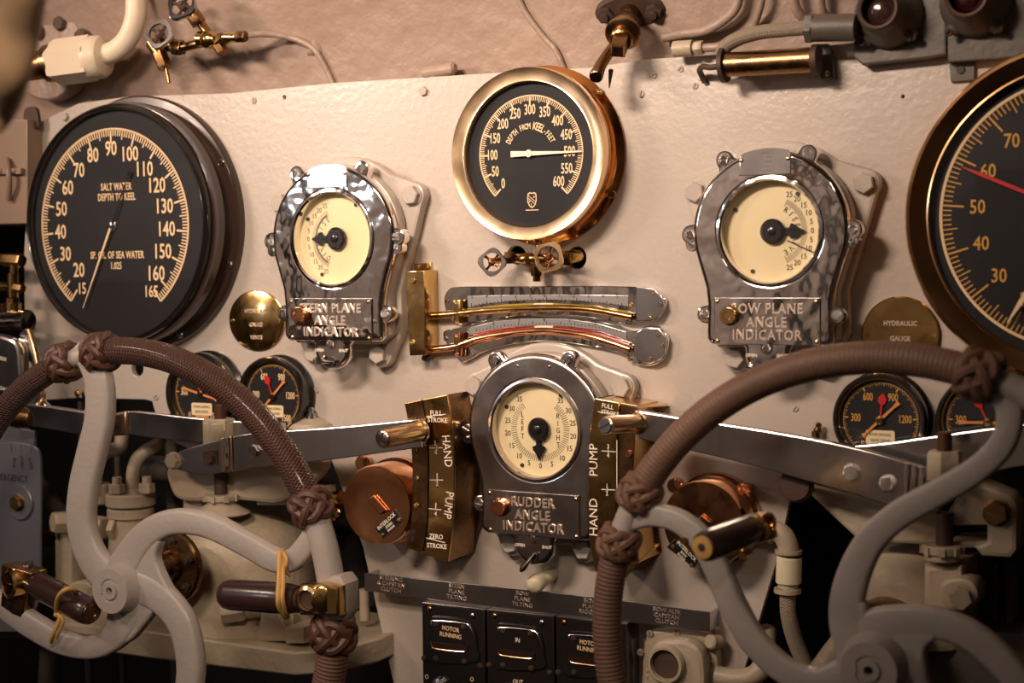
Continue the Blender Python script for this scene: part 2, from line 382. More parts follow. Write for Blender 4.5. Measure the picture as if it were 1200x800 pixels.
# ---- big black depth gauge, left
g = thing('depth_gauge', 'largest black-cased round dial reading salt water depth to keel, at left', 'gauge', P(140, 262))
c0 = P(168, 256, 0); k0 = S(172, 256); cf = P(131.5, 262, .055); kf = S(137, 262, .055); cd_ = V((cf.x, -.046, cf.z)); kd = kf
R0, R1 = 149 * k0, 138 * kf
bm = NB(); lathe(bm, (c0.x, 0, cf.z), OUT, [(R0, 0), (R0, .008), (R0 * .985, .012), (R0 * .93, .013), (R0 * .90, .020), (R1 * 1.035, .030), (R1 * 1.03, .042)], 96); part('case', bm, 'brown_enamel', g)
bm = NB(); ring(bm, (cf.x, 0, cf.z), OUT, [(R1 * 1.02, .030), (R1 * 1.02, .046), (R1, .054), (R1 * .985, .056), (R1 * .97, .054), (R1 * .955, .047), (R1 * .955, .035)], 96); part('bezel', bm, 'black_enamel', g)
bm = NB(); cyl(bm, (cf.x, -.040, cf.z), OUT, R1 * .96, .005, 96); part('dial_face', bm, 'dial_black', g)
c = P(132.5, 264, .0455); k = S(134, 264, .0455); A = lambda v: D(-142 + (v - 15) * 284 / 150)
Rt = 113.5 * k
bm = NB(); arcband(bm, c, Rt - 2.6 * k, Rt, A(15), A(165), 120); ticks(bm, c, Rt - 1 * k, [(A(v), (17 if (v % 10 == 0 or v in (15, 165)) else 12 if v % 5 == 0 else 8.5) * k, (2.3 if (v % 10 == 0 or v in (15, 165)) else 1.5) * k) for v in range(15, 166)]); part('scale_marks', bm, 'print_cream', g)
NP = {15: (96, 338.5), 20: (92.5, 317), 160: (182.5, 321), 165: (177, 342)}
tpart(g, 'print_cream', [(str(v), P(*NP[v], .0456) if v in NP else dial_pt(c, A(v), {90: 89, 80: 87, 100: 86}.get(v, 83 if v < 90 else 80) * k), (16.5 if v not in (15, 165) else 13) * k) for v in [15] + list(range(20, 161, 10)) + [165]], sq=.76, bold=.014)
tpart(g, 'print_cream', [(s, *PX(x, y, .0456, cp)) for s, x, y, cp in (('SALT WATER', 136, 219, 8.2), ('DEPTH TO KEEL', 136.5, 231, 8.2), ('SP. GR. OF SEA WATER', 137, 299, 8.2), ('1.025', 136, 311.5, 8))], name='lettering', sq=.64, bold=.02, spacing=1.06)
cn = V((c.x, -.049, c.z)); bm = NB(); needle(bm, cn, D(-154), [(4 * k, 1.5 * k), (60 * k, 1.1 * k), (108 * k, .4 * k)]); part('pointer', bm, 'print_cream', g)
bm = NB(); needle(bm, cn, D(26), [(0, 1.3 * k), (50 * k, .7 * k), (60 * k, .8 * k), (66 * k, 2.0 * k), (70 * k, .3 * k)]); part('pointer', bm, 'black_enamel', g, label='black counterweight end of the pointer')
bm = NB(); lathe(bm, (c.x, -.0455, c.z), OUT, [(7 * k, 0), (6 * k, .002), (3 * k, .003), (3 * k, .006), (1.5 * k, .0065)], 24); part('hub', bm, 'steel', g)
bm = NB(); cyl(bm, (cf.x, -.0525, cf.z), OUT, R1 * .957, .001, 64); part('glass', bm, 'glass', g)
for a in (62, 110, 155, -40, 205, -100): p = V((c0.x + R0 * .955 * math.sin(D(a)), -.0125, cf.z + R0 * .955 * math.cos(D(a)))); fast('screw', g, p, 4.2 * k0, 'steel')
# ---- brass keel gauge, centre
g = thing('depth_gauge', 'brass-cased black dial reading depth from keel in feet, above the two small handwheels', 'gauge', P(625, 180))
cf = P(616, 180, .050); kf = S(620, 180, .050); R1 = 102 * kf; c0 = cf
bm = NB(); lathe(bm, (cf.x, 0, cf.z), OUT, [(R1 * 1.045, 0), (R1 * 1.05, .004), (R1 * 1.01, .007), (R1 * .97, .012), (R1 * .965, .022), (R1 * .99, .027), (R1 * .99, .034)], 96); part('case', bm, 'orange_brass', g)
bm = NB(); ring(bm, (cf.x, 0, cf.z), OUT, [(R1 * .985, .033), (R1 * 1.0, .036), (R1 * 1.0, .046), (R1 * .985, .050), (R1 * .85, .046), (R1 * .835, .0465), (R1 * .825, .044), (R1 * .825, .033)], 96); part('bezel', bm, 'bright_brass', g)
bm = NB(); cyl(bm, (cf.x, -.033, cf.z), OUT, R1 * .83, .004, 96); part('dial_face', bm, 'dial_black', g)
hd = .0375; c = P(621.5, 180, hd); k = S(621.5, 180, hd); A = lambda v: D(-135 + v * 270 / 600); Rt = 68.5 * k
bm = NB(); arcband(bm, c, Rt - 1.6 * k, Rt, A(0), A(600), 100); ticks(bm, c, Rt - .8 * k, [(A(v), (11 if v % 50 == 0 else 8 if v % 25 == 0 else 6) * k, (2.0 if v % 50 == 0 else .95) * k) for v in range(0, 601, 5)]); part('scale_marks', bm, 'print_cream', g)
tpart(g, 'print_cream', [(str(v), dial_pt(c, A(v) * (1 if v not in (0, 600) else .985), (51 if v not in (0, 600) else 50) * k), 11.8 * k) for v in range(0, 601, 50)], sq=.58, bold=.015)
bm = NB(); arctext(bm, 'DEPTH FROM KEEL-FEET', c, 32 * k, D(-62), D(64), 6.6 * k, .62, .02); part('lettering', bm, 'print_cream', g)
bm = NB()
e = P(623.5, 234.5, hd)
sh = [(-5.5, 8), (-2.5, 9.5), (0, 8.5), (2.5, 9.5), (5.5, 8), (6.2, 4), (6, -2), (3.5, -7), (0, -9.5), (-3.5, -7), (-6, -2), (-6.2, 4)]
plate(bm, [[(e.x + x * k, e.z + z * k) for x, z in sh], [(e.x + x * k * .8, e.z + z * k * .84) for x, z in sh]], hd, hd + .0004, .0001)
for t in (-1.6, 1.6):
    bx = [(-5.3, 4 + t), (-5.3, 4.9 + t), (5.3, -3.6 + t), (5.3, -4.5 + t)]; plate(bm, [[(e.x + x * k, e.z + z * k) for x, z in bx]], hd, hd + .0004, .0001)
for s, x, z in (('A', 2.6, 3.8), ('V', -3, -1.6), ('Y', -.6, -5.2)): text(bm, s, (e.x + x * k, -hd - .0002, e.z + z * k), 2.6 * k, bold=.02)
plate(bm, [[(e.x - 8.5 * k, e.z - 11 * k), (e.x - 8.5 * k, e.z - 12 * k), (e.x + 8.5 * k, e.z - 12 * k), (e.x + 8.5 * k, e.z - 11 * k)]], hd, hd + .0004, .0001)
part('emblem', bm, 'print_cream', g)
cn = V((c.x, -.041, c.z)); bm = NB(); needle(bm, cn, D(90.5), [(-24 * k, 3.6 * k), (-19 * k, 3.4 * k), (0, 2.6 * k), (67 * k, .5 * k)]); part('pointer', bm, 'engraved_light', g)
bm = NB(); lathe(bm, (c.x, -.0415, c.z), OUT, [(4.6 * k, 0), (4.3 * k, .0015), (1.6 * k, .002)], 20); part('hub', bm, 'engraved_light', g)
bm = NB(); cyl(bm, (cf.x, -.0435, cf.z), OUT, R1 * .827, .001, 64); part('glass', bm, 'glass', g)
for x, y in ((699, 109), (717, 228)):
    p = P(x, y, .010); q = V((p.x - cf.x, 0, p.z - cf.z)); q = q.normalized() * R1 * 1.012; fast('screw', g, V((cf.x, -.006, cf.z)) + q, 5 * k, 'brass', axis=(q.normalized() * .6 + OUT))
# ---- largest brass-rimmed gauge, right edge
g = thing('depth_gauge', 'largest brass-rimmed black dial with a red pointer, at the right edge', 'gauge', P(1262, 250))
cf = P(1262, 250, .060); kf = S(1262, 250, .060); R1 = 203 * kf
bm = NB(); lathe(bm, (cf.x, 0, cf.z), OUT, [(R1 * 1.0, 0), (R1 * 1.0, .006), (R1 * .97, .012), (R1 * .96, .034), (R1 * .98, .040)], 96); part('case', bm, 'orange_brass', g)
bm = NB(); ring(bm, (cf.x, 0, cf.z), OUT, [(R1 * .98, .038), (R1 * 1.0, .043), (R1 * 1.0, .052), (R1 * .985, .058), (R1 * .965, .060), (R1 * .87, .053), (R1 * .86, .0535), (R1 * .855, .050), (R1 * .855, .038)], 128); part('bezel', bm, 'bronze_polish', g)
bm = NB(); cyl(bm, (cf.x, -.038, cf.z), OUT, R1 * .86, .004, 96); part('dial_face', bm, 'dial_black', g)
hd = .0425; c = P(1264, 250, hd); k = S(1264, 250, hd); A = lambda v: D(-85 + (v - 50) * 2.2); Rt = 161 * k
bm = NB(); arcband(bm, c, Rt - 3.6 * k, Rt, D(-163), D(163), 140); part('scale_ring', bm, 'print_cream', g)
bm = NB(); ticks(bm, c, Rt - 3 * k, [(A(v), (26 if v % 10 == 0 else 18 if v % 5 == 0 else 11.5) * k, (2.2 if v % 10 == 0 else 1.5) * k) for v in range(15, 163)]); part('scale_marks', bm, 'print_gold', g)
tpart(g, 'print_gold', [(str(v), dial_pt(c, A(v), 116 * k), 16.5 * k) for v in range(20, 161, 10)], sq=.80, bold=.012)
tpart(g, 'print_cream', [(s, *PX(x, y, hd, cp)) for s, x, y, cp in (('SALT WATER', 1262, 192, 10), ('DEPTH TO KEEL', 1262, 208, 10), ('SP. GR. OF SEA WATER', 1266, 295, 12), ('1.025', 1264, 312, 11))], name='lettering', sq=.68, bold=.015)
cn = V((c.x, -.047, c.z)); bm = NB(); needle(bm, cn, D(-66), [(-20 * k, 2.5 * k), (0, 2.6 * k), (120 * k, 2.2 * k), (146 * k, .5 * k)]); part('pointer', bm, 'pointer_red', g, label='red pointer')
bm = NB(); needle(bm, cn + OUT * .0015, D(-148.5), [(-20 * k, 3 * k), (0, 3 * k), (120 * k, 3.0 * k), (151 * k, .6 * k)]); part('pointer', bm, 'print_cream', g, label='cream pointer')
bm = NB(); lathe(bm, (c.x, -.042, c.z), OUT, [(8 * k, 0), (8 * k, .006), (5 * k, .008)], 20); part('hub', bm, 'steel', g)
bm = NB(); cyl(bm, (cf.x, -.0515, cf.z), OUT, R1 * .857, .001, 64); part('glass', bm, 'glass', g)
# ---- four small pressure gauges
def small_gauge(px, py, rpx, orange, red, label, plate_lines, tag=True, tape=False):
    h = .030; cf = P(px - 1, py - 1, h); k = S(px, py, h); R = rpx * k; g = thing('pressure_gauge', label, 'gauge', (cf.x, 0, cf.z))
    bm = NB(); lathe(bm, (cf.x, 0, cf.z), OUT, [(R * 1.03, 0), (R * 1.03, .004), (R * .95, .008), (R * .95, .018)], 48); part('case', bm, 'black_enamel', g)
    bm = NB(); ring(bm, (cf.x, 0, cf.z), OUT, [(R * .97, .016), (R, .018), (R, .027), (R * .97, .030), (R * .92, .030), (R * .90, .027), (R * .90, .016)], 48); part('bezel', bm, 'black_enamel', g)
    bm = NB(); cyl(bm, (cf.x, -.016, cf.z), OUT, R * .905, .004, 48); part('dial_face', bm, 'dial_black', g)
    bm = NB(); ring(bm, (cf.x, 0, cf.z), OUT, [(R * .905, .020), (R * .905, .0225), (R * .868, .0225), (R * .868, .020)], 48); part('inner_ring', bm, 'brass', g)
    c = V((cf.x, -.0203, cf.z)); A = lambda v: D(-145 + v * 290 / 1500); Rt = R * .80
    bm = NB(); arcband(bm, c, Rt - .010 * R, Rt, A(0), A(1500), 60); ticks(bm, c, Rt, [(A(v), (.11 if v % 300 == 0 else .075 if v % 60 == 0 else .05) * R, (.03 if v % 300 == 0 else .012) * R) for v in range(0, 1501, 20)])
    part('scale_marks', bm, 'print_gold', g)
    tpart(g, 'print_cream' if px < 600 else 'print_gold', [(str(v), dial_pt(c, A(v), R * rr), R * .165) for v, rr in ((0, .66), (300, .53), (600, .55), (900, .55), (1200, .52), (1500, .66))], sq=.6, bold=.012)
    bm = NB(); needle(bm, (c.x, -.0225, c.z), D(orange), [(-.50 * R, .055 * R), (-.42 * R, .02 * R), (0, .03 * R), (.40 * R, .025 * R), (.56 * R, .05 * R)]) ; part('pointer', bm, 'pointer_orange', g, label='orange pointer')
    bm = NB(); needle(bm, (c.x, -.0215, c.z), D(red), [(0, .02 * R), (.32 * R, .018 * R), (.38 * R, .08 * R), (.46 * R, .09 * R), (.56 * R, .02 * R)]); part('pointer', bm, 'pointer_red', g, label='red pointer')
    bm = NB(); lathe(bm, (c.x, -.021, c.z), OUT, [(.10 * R, 0), (.09 * R, .003), (.05 * R, .0035), (.05 * R, .005)], 16); part('hub', bm, 'aged_brass', g)
    if tape: bm = NB(); plate(bm, [[(c.x - .2 * R, c.z - .9 * R), (c.x + .2 * R, c.z - .9 * R), (c.x + .2 * R, c.z - .5 * R), (c.x - .2 * R, c.z - .5 * R)]], .0203, .0208, .0001); part('tape', bm, 'pointer_orange', g, label='strip of orange-brown tape below the tag')
    zc = c.z - .37 * R; xc = c.x + .0 * R
    pl = [(xc + x * R, zc + z * R) for x, z in ((-.28, .15), (.28, .15), (.31, .12), (.31, -.12), (.28, -.15), (-.28, -.15), (-.31, -.12), (-.31, .12))]
    bm = NB(); plate(bm, [pl], .0203, .0212, .0001); t = part('tag', bm, 'tag_cream', g, label='small cream tag')
    tpart(t, 'print_black', [(s, V((xc, -.0213, zc + dz * R)), .062 * R) for s, dz in zip(plate_lines, (.055, -.065))], name='lettering', sq=.85, bold=.01, depth=.0002)
    bm = NB(); cyl(bm, (cf.x, -.0265, cf.z), OUT, R * .90, .0008, 48); part('glass', bm, 'glass', g)
small_gauge(232, 463, 49, -76, -20, 'small black pressure gauge behind the left wheel rim, its orange pointer near level', ('STERN DIVING', 'GEAR DRIVE'), tape=True)
small_gauge(316, 466, 47, 44, -20, 'small black pressure gauge crossed by the left wheel rim, orange pointer at 900', ('STERN DIVING', 'GEAR DRIVE'))
small_gauge(1030, 494, 55.5, 46, 6, 'small black pressure gauge seen under the right wheel rim, nearly whole', ('BOW DIVING', 'GEAR DRIVE'))
small_gauge(1157, 497, 60, -91, -25, 'small black pressure gauge half hidden behind the spoke of the right wheel', ('BOW DIVING', 'GEAR DRIVE'))
# ================================================================ the three plane and rudder angle indicators
# outlines are in units u (right) and v (up) about the glass centre; one unit is one photograph pixel on the bow indicator
def indicator(px, py, sc, label, metal, plate_metal, title, side, flange_h, mirror_plate=True):
    HF = .052; c = P(px, py, HF); k = S(px, py, HF) * sc
    U = lambda u, v, y=HF: V((c.x + u * k, -y, c.z + v * k)); O = lambda pts: [(c.x + u * k, c.z + v * k) for u, v in pts]
    g = thing('angle_indicator', label, 'indicator', (c.x, 0, c.z))
    # painted base casting with its four bolted ears
    def arc(cx, cy, r, a0, a1, n=10): return [(cx + r * math.cos(D(a0 + (a1 - a0) * i / n)), cy + r * math.sin(D(a0 + (a1 - a0) * i / n))) for i in range(n + 1)]
    ears = ((-104, 50), (104, 54), (-54, -152), (50, -152))
    bo = arc(0, 0, 108, 50, 130, 14) + arc(-104, 50, 17, 120, 215, 8) + [(-97, -20), (-84, -70), (-88, -120)] + arc(-54, -152, 18, 190, 300, 8) + [(-30, -150), (30, -150)] + arc(50, -152, 18, 240, 350, 8) + [(86, -120), (84, -70), (99, -20)] + arc(104, 54, 17, -35, 60, 8)
    bm = NB(); plate(bm, [O(bo)], .0005, flange_h, .004); part('base', bm, 'panel', g)
    bi = arc(0, 0, 97, 12, 168, 24) + [(-94, -25), (-78, -70), (-82, -126)] + [(-70, -138), (62, -138)] + [(78, -126), (78, -70), (92, -25)]
    bm = NB(); plate(bm, [O(bi)], flange_h, HF - .015, .004); part('body', bm, 'panel', g)
    for u, v in ears: fast('hex', g, U(u, v, flange_h), 12.5 * k, 'panel', spin=random.uniform(0, 1))
    # polished cover
    co = arc(0, 0, 96, -14, 194, 48) + [(-88, -40), (-80, -66), (-78, -85), (-79, -120)] + arc(-69, -124, 10, 190, 265, 5) + [(-34, -134), (-31, -138)] + arc(-3, -142, 29, 200, 340, 14) + [(25, -138), (28, -134), (62, -134)] + arc(67, -124, 10, 275, 350, 5) + [(77, -120), (76, -85), (79, -66), (87, -40)]
    bm = NB(); plate(bm, [O(co), O(arc(0, 0, 61, 0, 360, 60)[:-1])], HF - .015, HF, .006, 3); cov = part('cover', bm, metal, g, sharp=25)
    for u, v, r in ((-56, 86, 11), (46, 89, 11), (-99, -2, 12), (98, 0, 12), (-81, -98, 11), (79, -98, 11)):
        n = math.atan2(v if v > -60 else 0, u); B_ = [(u + r * math.cos(n + t), v + r * math.sin(n + t)) for t in [D(-80 + 16 * i) for i in range(11)]]
        w = 1.9 * r; ix, iy = u - 16 * math.cos(n), v - 16 * math.sin(n); B_ += [(u - 5 * math.cos(n) - r * 1.05 * math.sin(n), v - 5 * math.sin(n) + r * 1.05 * math.cos(n)), (ix - w * math.sin(n), iy + w * math.cos(n)), (ix + w * math.sin(n), iy - w * math.cos(n)), (u - 5 * math.cos(n) + r * 1.05 * math.sin(n), v - 5 * math.sin(n) - r * 1.05 * math.cos(n))]
        bm = NB(); plate(bm, [O(B_)], HF - .018, HF - .0035, .002); part('lug', bm, metal, cov)
        fast('screw', cov, U(u, v, HF - .0035), 6 * k, metal)
    for u, v in ((-98, -14), (97, -13)):
        bm = NB(); cyl(bm, U(u, v, HF - .018), OUT, 8.5 * k, .0142, 20, .001); part('lug', bm, metal, cov); fast('rivet', cov, U(u, v, HF - .0038), 3.6 * k, metal)
    bm = NB(); ring(bm, (c.x, 0, c.z), OUT, [(65 * k, HF - .001), (64.5 * k, HF + .002), (61.5 * k, HF + .0025), (59.5 * k, HF), (59.5 * k, HF - .016), (62 * k, HF - .016)], 64); part('bezel', bm, metal, g)
    hd = HF - .014; bm = NB(); cyl(bm, (c.x, -(hd - .004), c.z), OUT, 60.5 * k, .004, 64); part('dial_face', bm, 'dial_cream', g)
    bm = NB(); cyl(bm, (c.x, -(HF - .004), c.z), OUT, 59.7 * k, .0008, 48); part('glass', bm, 'glass', g)
    for a in (150, -118, 55): bm = NB(); cyl(bm, U(53 * math.cos(D(a)), 53 * math.sin(D(a)), hd), OUT, 2.6 * k, .0015, 10); part('dial_screw', bm, 'print_black', g)
    dc = V((c.x + 1 * k, -hd - .0003, c.z))
    bm = NB(); sp = []; nums = []
    if side == 'down':
        for i in range(-35, 36): sp.append((D(180 - i * 4.05), 8 * k, .7 * k))
        nums = [(str(abs(i)), dial_pt(dc, D(180 - i * 4.05), 46.5 * k), 6.6 * k) for i in range(-35, 36, 5)]
        ticks(bm, dc, 41 * k, sp)
        words = [(ch, V((dc.x + sx * k, dc.y, dc.z + (17 - 9 * i) * k)), 6.5 * k) for w, sx in (('LEFT', -25), ('RIGHT', 25)) for i, ch in enumerate(w)]
    else:
        q = 90 if side == 'right' else -90
        for i in range(-25, 26): sp.append((D(q - i * 2.62 * (1 if q > 0 else -1)), (9 if i % 5 == 0 else 6.5) * k, .55 * k))
        ticks(bm, dc, 41 * k, sp)
        if side == 'left': arcband(bm, dc, 33.5 * k, 36 * k, D(-90 - 62), D(-90 + 62), 30)
        nums = [(str(abs(i)), dial_pt(dc, D(q - i * 2.62), 47 * k), 6.4 * k) for i in range(-25, 26, 5)]
        sgn = 1 if q > 0 else -1
        words = []
        for w, ac in (('RISE', 32), ('DIVE', -32)):
            for i, ch in enumerate(w):
                a = D(q - sgn * (ac + (9 * (1.5 - i) * sgn * 1.5))); words.append((ch, dial_pt(dc, a, 30 * k), 6.8 * k, (-sgn * 1 * D(90) - a + D(90) * 2) if False else (-a + (D(90) if False else 0) + (0))))
        # letters stand along the curve, RISE above the pointer and DIVE below it
        words = []
        for w, ac in (('RISE', 36), ('DIVE', -36)):
            for i, ch in enumerate(w):
                a = q - sgn * (ac - (i - 1.5) * 15) if sgn > 0 else q + (ac + (i - 1.5) * 15)
                words.append((ch, dial_pt(dc, D(a), 29 * k), 6.8 * k, -D(a) if sgn > 0 else -D(a)))
    part('scale_marks', bm, 'print_black' if side != 'left' else 'print_grey', g)
    tpart(g, 'print_black' if side != 'left' else 'print_grey', nums, sq=.9, bold=.0)
    for w0 in (0, 4):
        ws = words[w0:w0 + 4] if w0 == 0 else words[4:]
        bm = NB(); [text(bm, t[0], t[1], t[2], rot=t[3] if len(t) > 3 else 0, sq=.85) for t in ws]; part('lettering', bm, 'print_black' if side != 'left' else 'print_grey', g)
    ang = {'right': 90, 'left': -90, 'down': 180}[side]
    bm = NB(); needle(bm, dc + OUT * .003, D(ang), [(0, 4.5 * k), (20 * k, 4 * k), (22 * k, 9 * k), (26 * k, 8.5 * k), (30 * k, 5 * k), (39 * k, .4 * k)]); part('pointer', bm, 'black_enamel', g)
    bm = NB(); lathe(bm, dc, OUT, [(15 * k, .002), (15 * k, .005), (12 * k, .0075), (5 * k, .0075), (5 * k, .009), (4 * k, .0095)], 32); part('hub', bm, 'black_enamel', g)
    if side == 'right':
        bm = NB(); needle(bm, dc + U(17, -11, 0) - V((c.x, 0, c.z)), D(115), [(0, .7 * k), (38 * k, .7 * k)]); part('wire_pointer', bm, 'print_black', g)
    # name plates
    bm = NB(); plate(bm, [O([(-67, -78), (62, -78), (62, -133), (-67, -133)])], HF, HF + .0025, .0006); np_ = part('name_plate', bm, plate_metal, g, sharp=25)
    for s, v in zip(title, (-91, -107, -122)): bm = NB(); text(bm, s, U(-2, v, HF + .003), 11.5 * k, sq=.86, bold=.02, depth=.002, spacing=1.12); part('raised_lettering', bm, 'raised_metal', np_, sharp=30)
    for u, v in ((-63, -82), (58, -82), (-63, -129), (58, -129)): fast('rivet', np_, U(u, v, HF + .0025), 2.8 * k, 'bright_brass')
    if side != 'down':
        to = [(-36, 66), (-34, 90)] + arc(0, 0, 97, 108, 76, 8) + [(27, 88), (27, 66)]
        bm = NB(); plate(bm, [O(to)], HF - .004, HF + .0015, .0005); tp = part('maker_plate', bm, 'steel', g, sharp=25)
        for i, (w, u0) in enumerate(((22, -8), (44, 0), (40, -2), (30, -6), (48, -3))):
            z = 92 - i * 5.2; bm = NB(); pl = [(u0 - w / 2, z), (u0 + w / 2, z), (u0 + w / 2, z - .9), (u0 - w / 2, z - .9)]
            text(bm, ('U.S.N.', 'TYPE  C-78', 'VOLTS 115', 'ORD 1204', 'INDICATOR')[i] if False else 'I' * 0 or '- -- -', U(u0 / 2, z, HF + .0017), 2.6 * k, sq=1.3); part('engraving', bm, 'dull_iron', tp)
        for u in (-33, 24): fast('rivet', tp, U(u, 84, HF + .0015), 2.6 * k, 'bright_brass')
    else:
        for u in (-22, 22): fast('rivet', cov, U(u, 80, HF), 2 * k, 'steel')
    # push button, lock screw and test switch lever
    bm = NB(); lathe(bm, U(-47, -99, HF + .0025), OUT, [(12 * k, 0), (12 * k, .002), (10 * k, .003), (10 * k, .010), (9 * k, .0125), (5 * k, .0125), (4.6 * k, .0118), (0, .0118)], 8 if False else 24); part('push_button', bm, 'copper' if side != 'right' else 'brass', g)
    bm = NB(); lathe(bm, U(-3, -137, HF), OUT, [(8 * k, 0), (7.5 * k, .001), (6, 0)] if False else [(8 * k, 0), (7.5 * k, .001)], 20); part('screw_seat', bm, 'dull_iron', g); fast('screw', g, U(-3, -137, HF + .0008), 5.5 * k, metal)
    for w, u in (('OPEN', -22), ('SHUT', 16)): bm = NB(); text(bm, w, U(u, -146 , HF + .0003), 3.8 * k, bold=.02); part('lettering', bm, 'engraved_light', g)
    bm = NB(); cyl(bm, U(-3, -160, HF), OUT, 6 * k, .003, 16); part('switch_seat', bm, 'print_black', g)
    a = D(-128) if side == 'down' else D(176)
    q = U(-3, -160, HF + .006); e_ = V((math.cos(a), -.2, math.sin(a))).normalized()
    bm = NB(); tube(bm, [q - e_ * 8 * k, q + e_ * 4 * k, q + e_ * 16 * k, q + e_ * 22 * k], [2 * k, 2.5 * k, 5 * k, 2.2 * k], 8); part('switch_lever', bm, metal, g)
    return g
indicator(388, 279.5, .90, 'chrome indicator for the stern planes, its dial scale on the left', 'chrome', 'chrome', ('STERN PLANE', 'ANGLE', 'INDICATOR'), 'left', .018)
indicator(901, 271, 1.0, 'chrome indicator for the bow planes, its dial scale on the right', 'chrome', 'chrome', ('BOW PLANE', 'ANGLE', 'INDICATOR'), 'right', .018)
indicator(626, 504, .94, 'steel rudder angle indicator between the two brass quadrants', 'steel_cover', 'steel_cover', ('RUDDER', 'ANGLE', 'INDICATOR'), 'down', .016)
# ================================================================ inclinometers, valve, round covers
q3 = lambda x, y: (470 + x / 3.636, 280 + y / 3.636)
g = thing('inclinometer_bracket', 'brass box bracket at the left end of the two curved inclinometers', 'bracket', P(492, 365))
bm = NB(); pplate(bm, [[q3(*p) for p in ((20, 138), (98, 134), (103, 494), (36, 497))]], .0005, .034, .001); part('box', bm, 'brass', g)
bm = NB(); pplate(bm, [[q3(*p) for p in ((52, 106), (128, 100), (132, 180), (56, 180))]], .0005, .004, .0008); t = part('tab', bm, 'brass', g)
for x, y in ((72, 118), (116, 116)): pfast('screw', t, *q3(x, y), .004, 3.2, 'brass')
for x, y in ((52, 178), (48, 440)): pfast('screw', g, *q3(x, y), .034, 3.6, 'brass')
bm = NB(); tube(bm, [P(*q3(100, 500), .012), P(*q3(118, 512), .012)], [.006, .005], 12); part('plug', bm, 'black_enamel', g)
def incl(label, outl, endcap, tb, scale_out, fluid, bubble, fm, tickrow, digits, tube_m, screws):
    h = .008; g = thing('inclinometer', label, 'inclinometer', P(*q3(*tb[4]), 0))
    bm = NB(); pplate(bm, [[q3(*p) for p in spline(outl, 5, True)]], .0005, h, .0012); part('back_plate', bm, 'chrome', g, sharp=25)
    bm = NB(); pplate(bm, [[q3(*p) for p in endcap]], h, h + .006, .001); e = part('end_cap', bm, 'steel', g, sharp=25)
    rr = [q3(*p) for p in tb]
    bm = NB(); ptube(bm, [(x, y, h + .006) for x, y in rr], 4.4, 6, 14); part('guard_tube', bm, tube_m, g)
    bm = NB(); ptube(bm, [(*q3(*p), h + .003) for p in fluid[0]], 2.5, 6, 12); part('fluid_vial', bm, fm, g, label='vial filled with coloured fluid')
    bm = NB(); ptube(bm, [(*q3(*p), h + .003) for p in fluid[1]], 2.5, 6, 12); part('fluid_vial', bm, fm, g, label='vial filled with coloured fluid')
    bm = NB(); ptube(bm, [(*q3(*p), h + .003) for p in bubble], 2.5, 6, 12); part('bubble', bm, 'ivory', g, label='clear bubble at the middle of the vial')
    bm = NB(); pplate(bm, [[q3(*p) for p in scale_out]], h, h + .0015, .0003); s = part('scale_plate', bm, 'scale_metal', g)
    bm = NB()
    for (x, y, l) in tickrow:
        a, b = P(*q3(x - 1.4, y), h + .0018), P(*q3(x + 1.4, y - l), h + .0018)
        vs = [bm.verts.new((X, -h - .0018, Z)) for X, Z in ((a.x, a.z), (b.x, a.z), (b.x, b.z), (a.x, b.z))]; bm.faces.new(vs)
    part('tick_marks', bm, 'print_black', s)
    tpart(s, 'print_black', [(d, *PX(*q3(x, y), h + .0019, 4.4)) for d, x, y in digits], sq=.8, depth=.0002)
    for x, y in screws: pfast('screw', g, *q3(x, y), h + (.0055 if x > 1020 else 0), 2.8, 'brass' if (x * 7 + y) % 3 else 'steel')
    for x in (238,): 
        p = tb[2]; bm = NB(); pplate(bm, [[q3(*u) for u in ((p[0] - 18, p[1] - 55), (p[0] + 14, p[1] - 58), (p[0] + 18, p[1] + 45), (p[0] - 14, p[1] + 48))]], h, h + .0105, .003); part('clamp', bm, tube_m, g)
        for yy in (-46, 38): pfast('screw', g, *q3(p[0], p[1] + yy), h + .010, 3.2, tube_m)
cy = lambda x, a, x0, b: b + a * ((x - x0) / 330) ** 2
S1 = lambda x: cy(x, 28, 620, 250)
incl('upper curved inclinometer with yellow fluid on a straight-topped chrome plate', [(183, 262), (196, 222), (240, 203), (420, 201), (620, 200), (820, 199), (1000, 202), (1070, 208), (1118, 245), (1126, 285), (1095, 340), (1040, 352), (985, 368), (900, 352), (760, 330), (600, 322), (440, 336), (330, 352), (240, 362), (196, 318)],
     [(1000, 203), (1030, 205), (1076, 212), (1112, 245), (1120, 285), (1092, 338), (1060, 348), (1000, 350)],
     [(108, 326), (170, 324), (238, 318), (400, 302), (620, 294), (800, 300), (950, 326), (985, 332)],
     [(283, 242), (620, 236), (966, 240), (968, 288), (900, 276), (760, 263), (620, 258), (460, 264), (360, 275), (285, 290)],
     ([(290, 306), (430, 288), (568, 282)], [(650, 282), (800, 292), (940, 312), (985, 326)]), [(568, 282), (610, 281), (650, 282)], 'fluid_yellow',
     [(300 + i * 16, S1(300 + i * 16) + 12, 16 if i % 4 == 0 else 9) for i in range(42)], [(str(abs(i)), 612 + i * 62, 241 + .9 * i * i * .2) for i in range(-5, 6)], 'brass', ((196, 265), (330, 260), (505, 248), (900, 262), (980, 282), (235, 348), (975, 352), (1075, 225), (1103, 280), (1062, 328)))
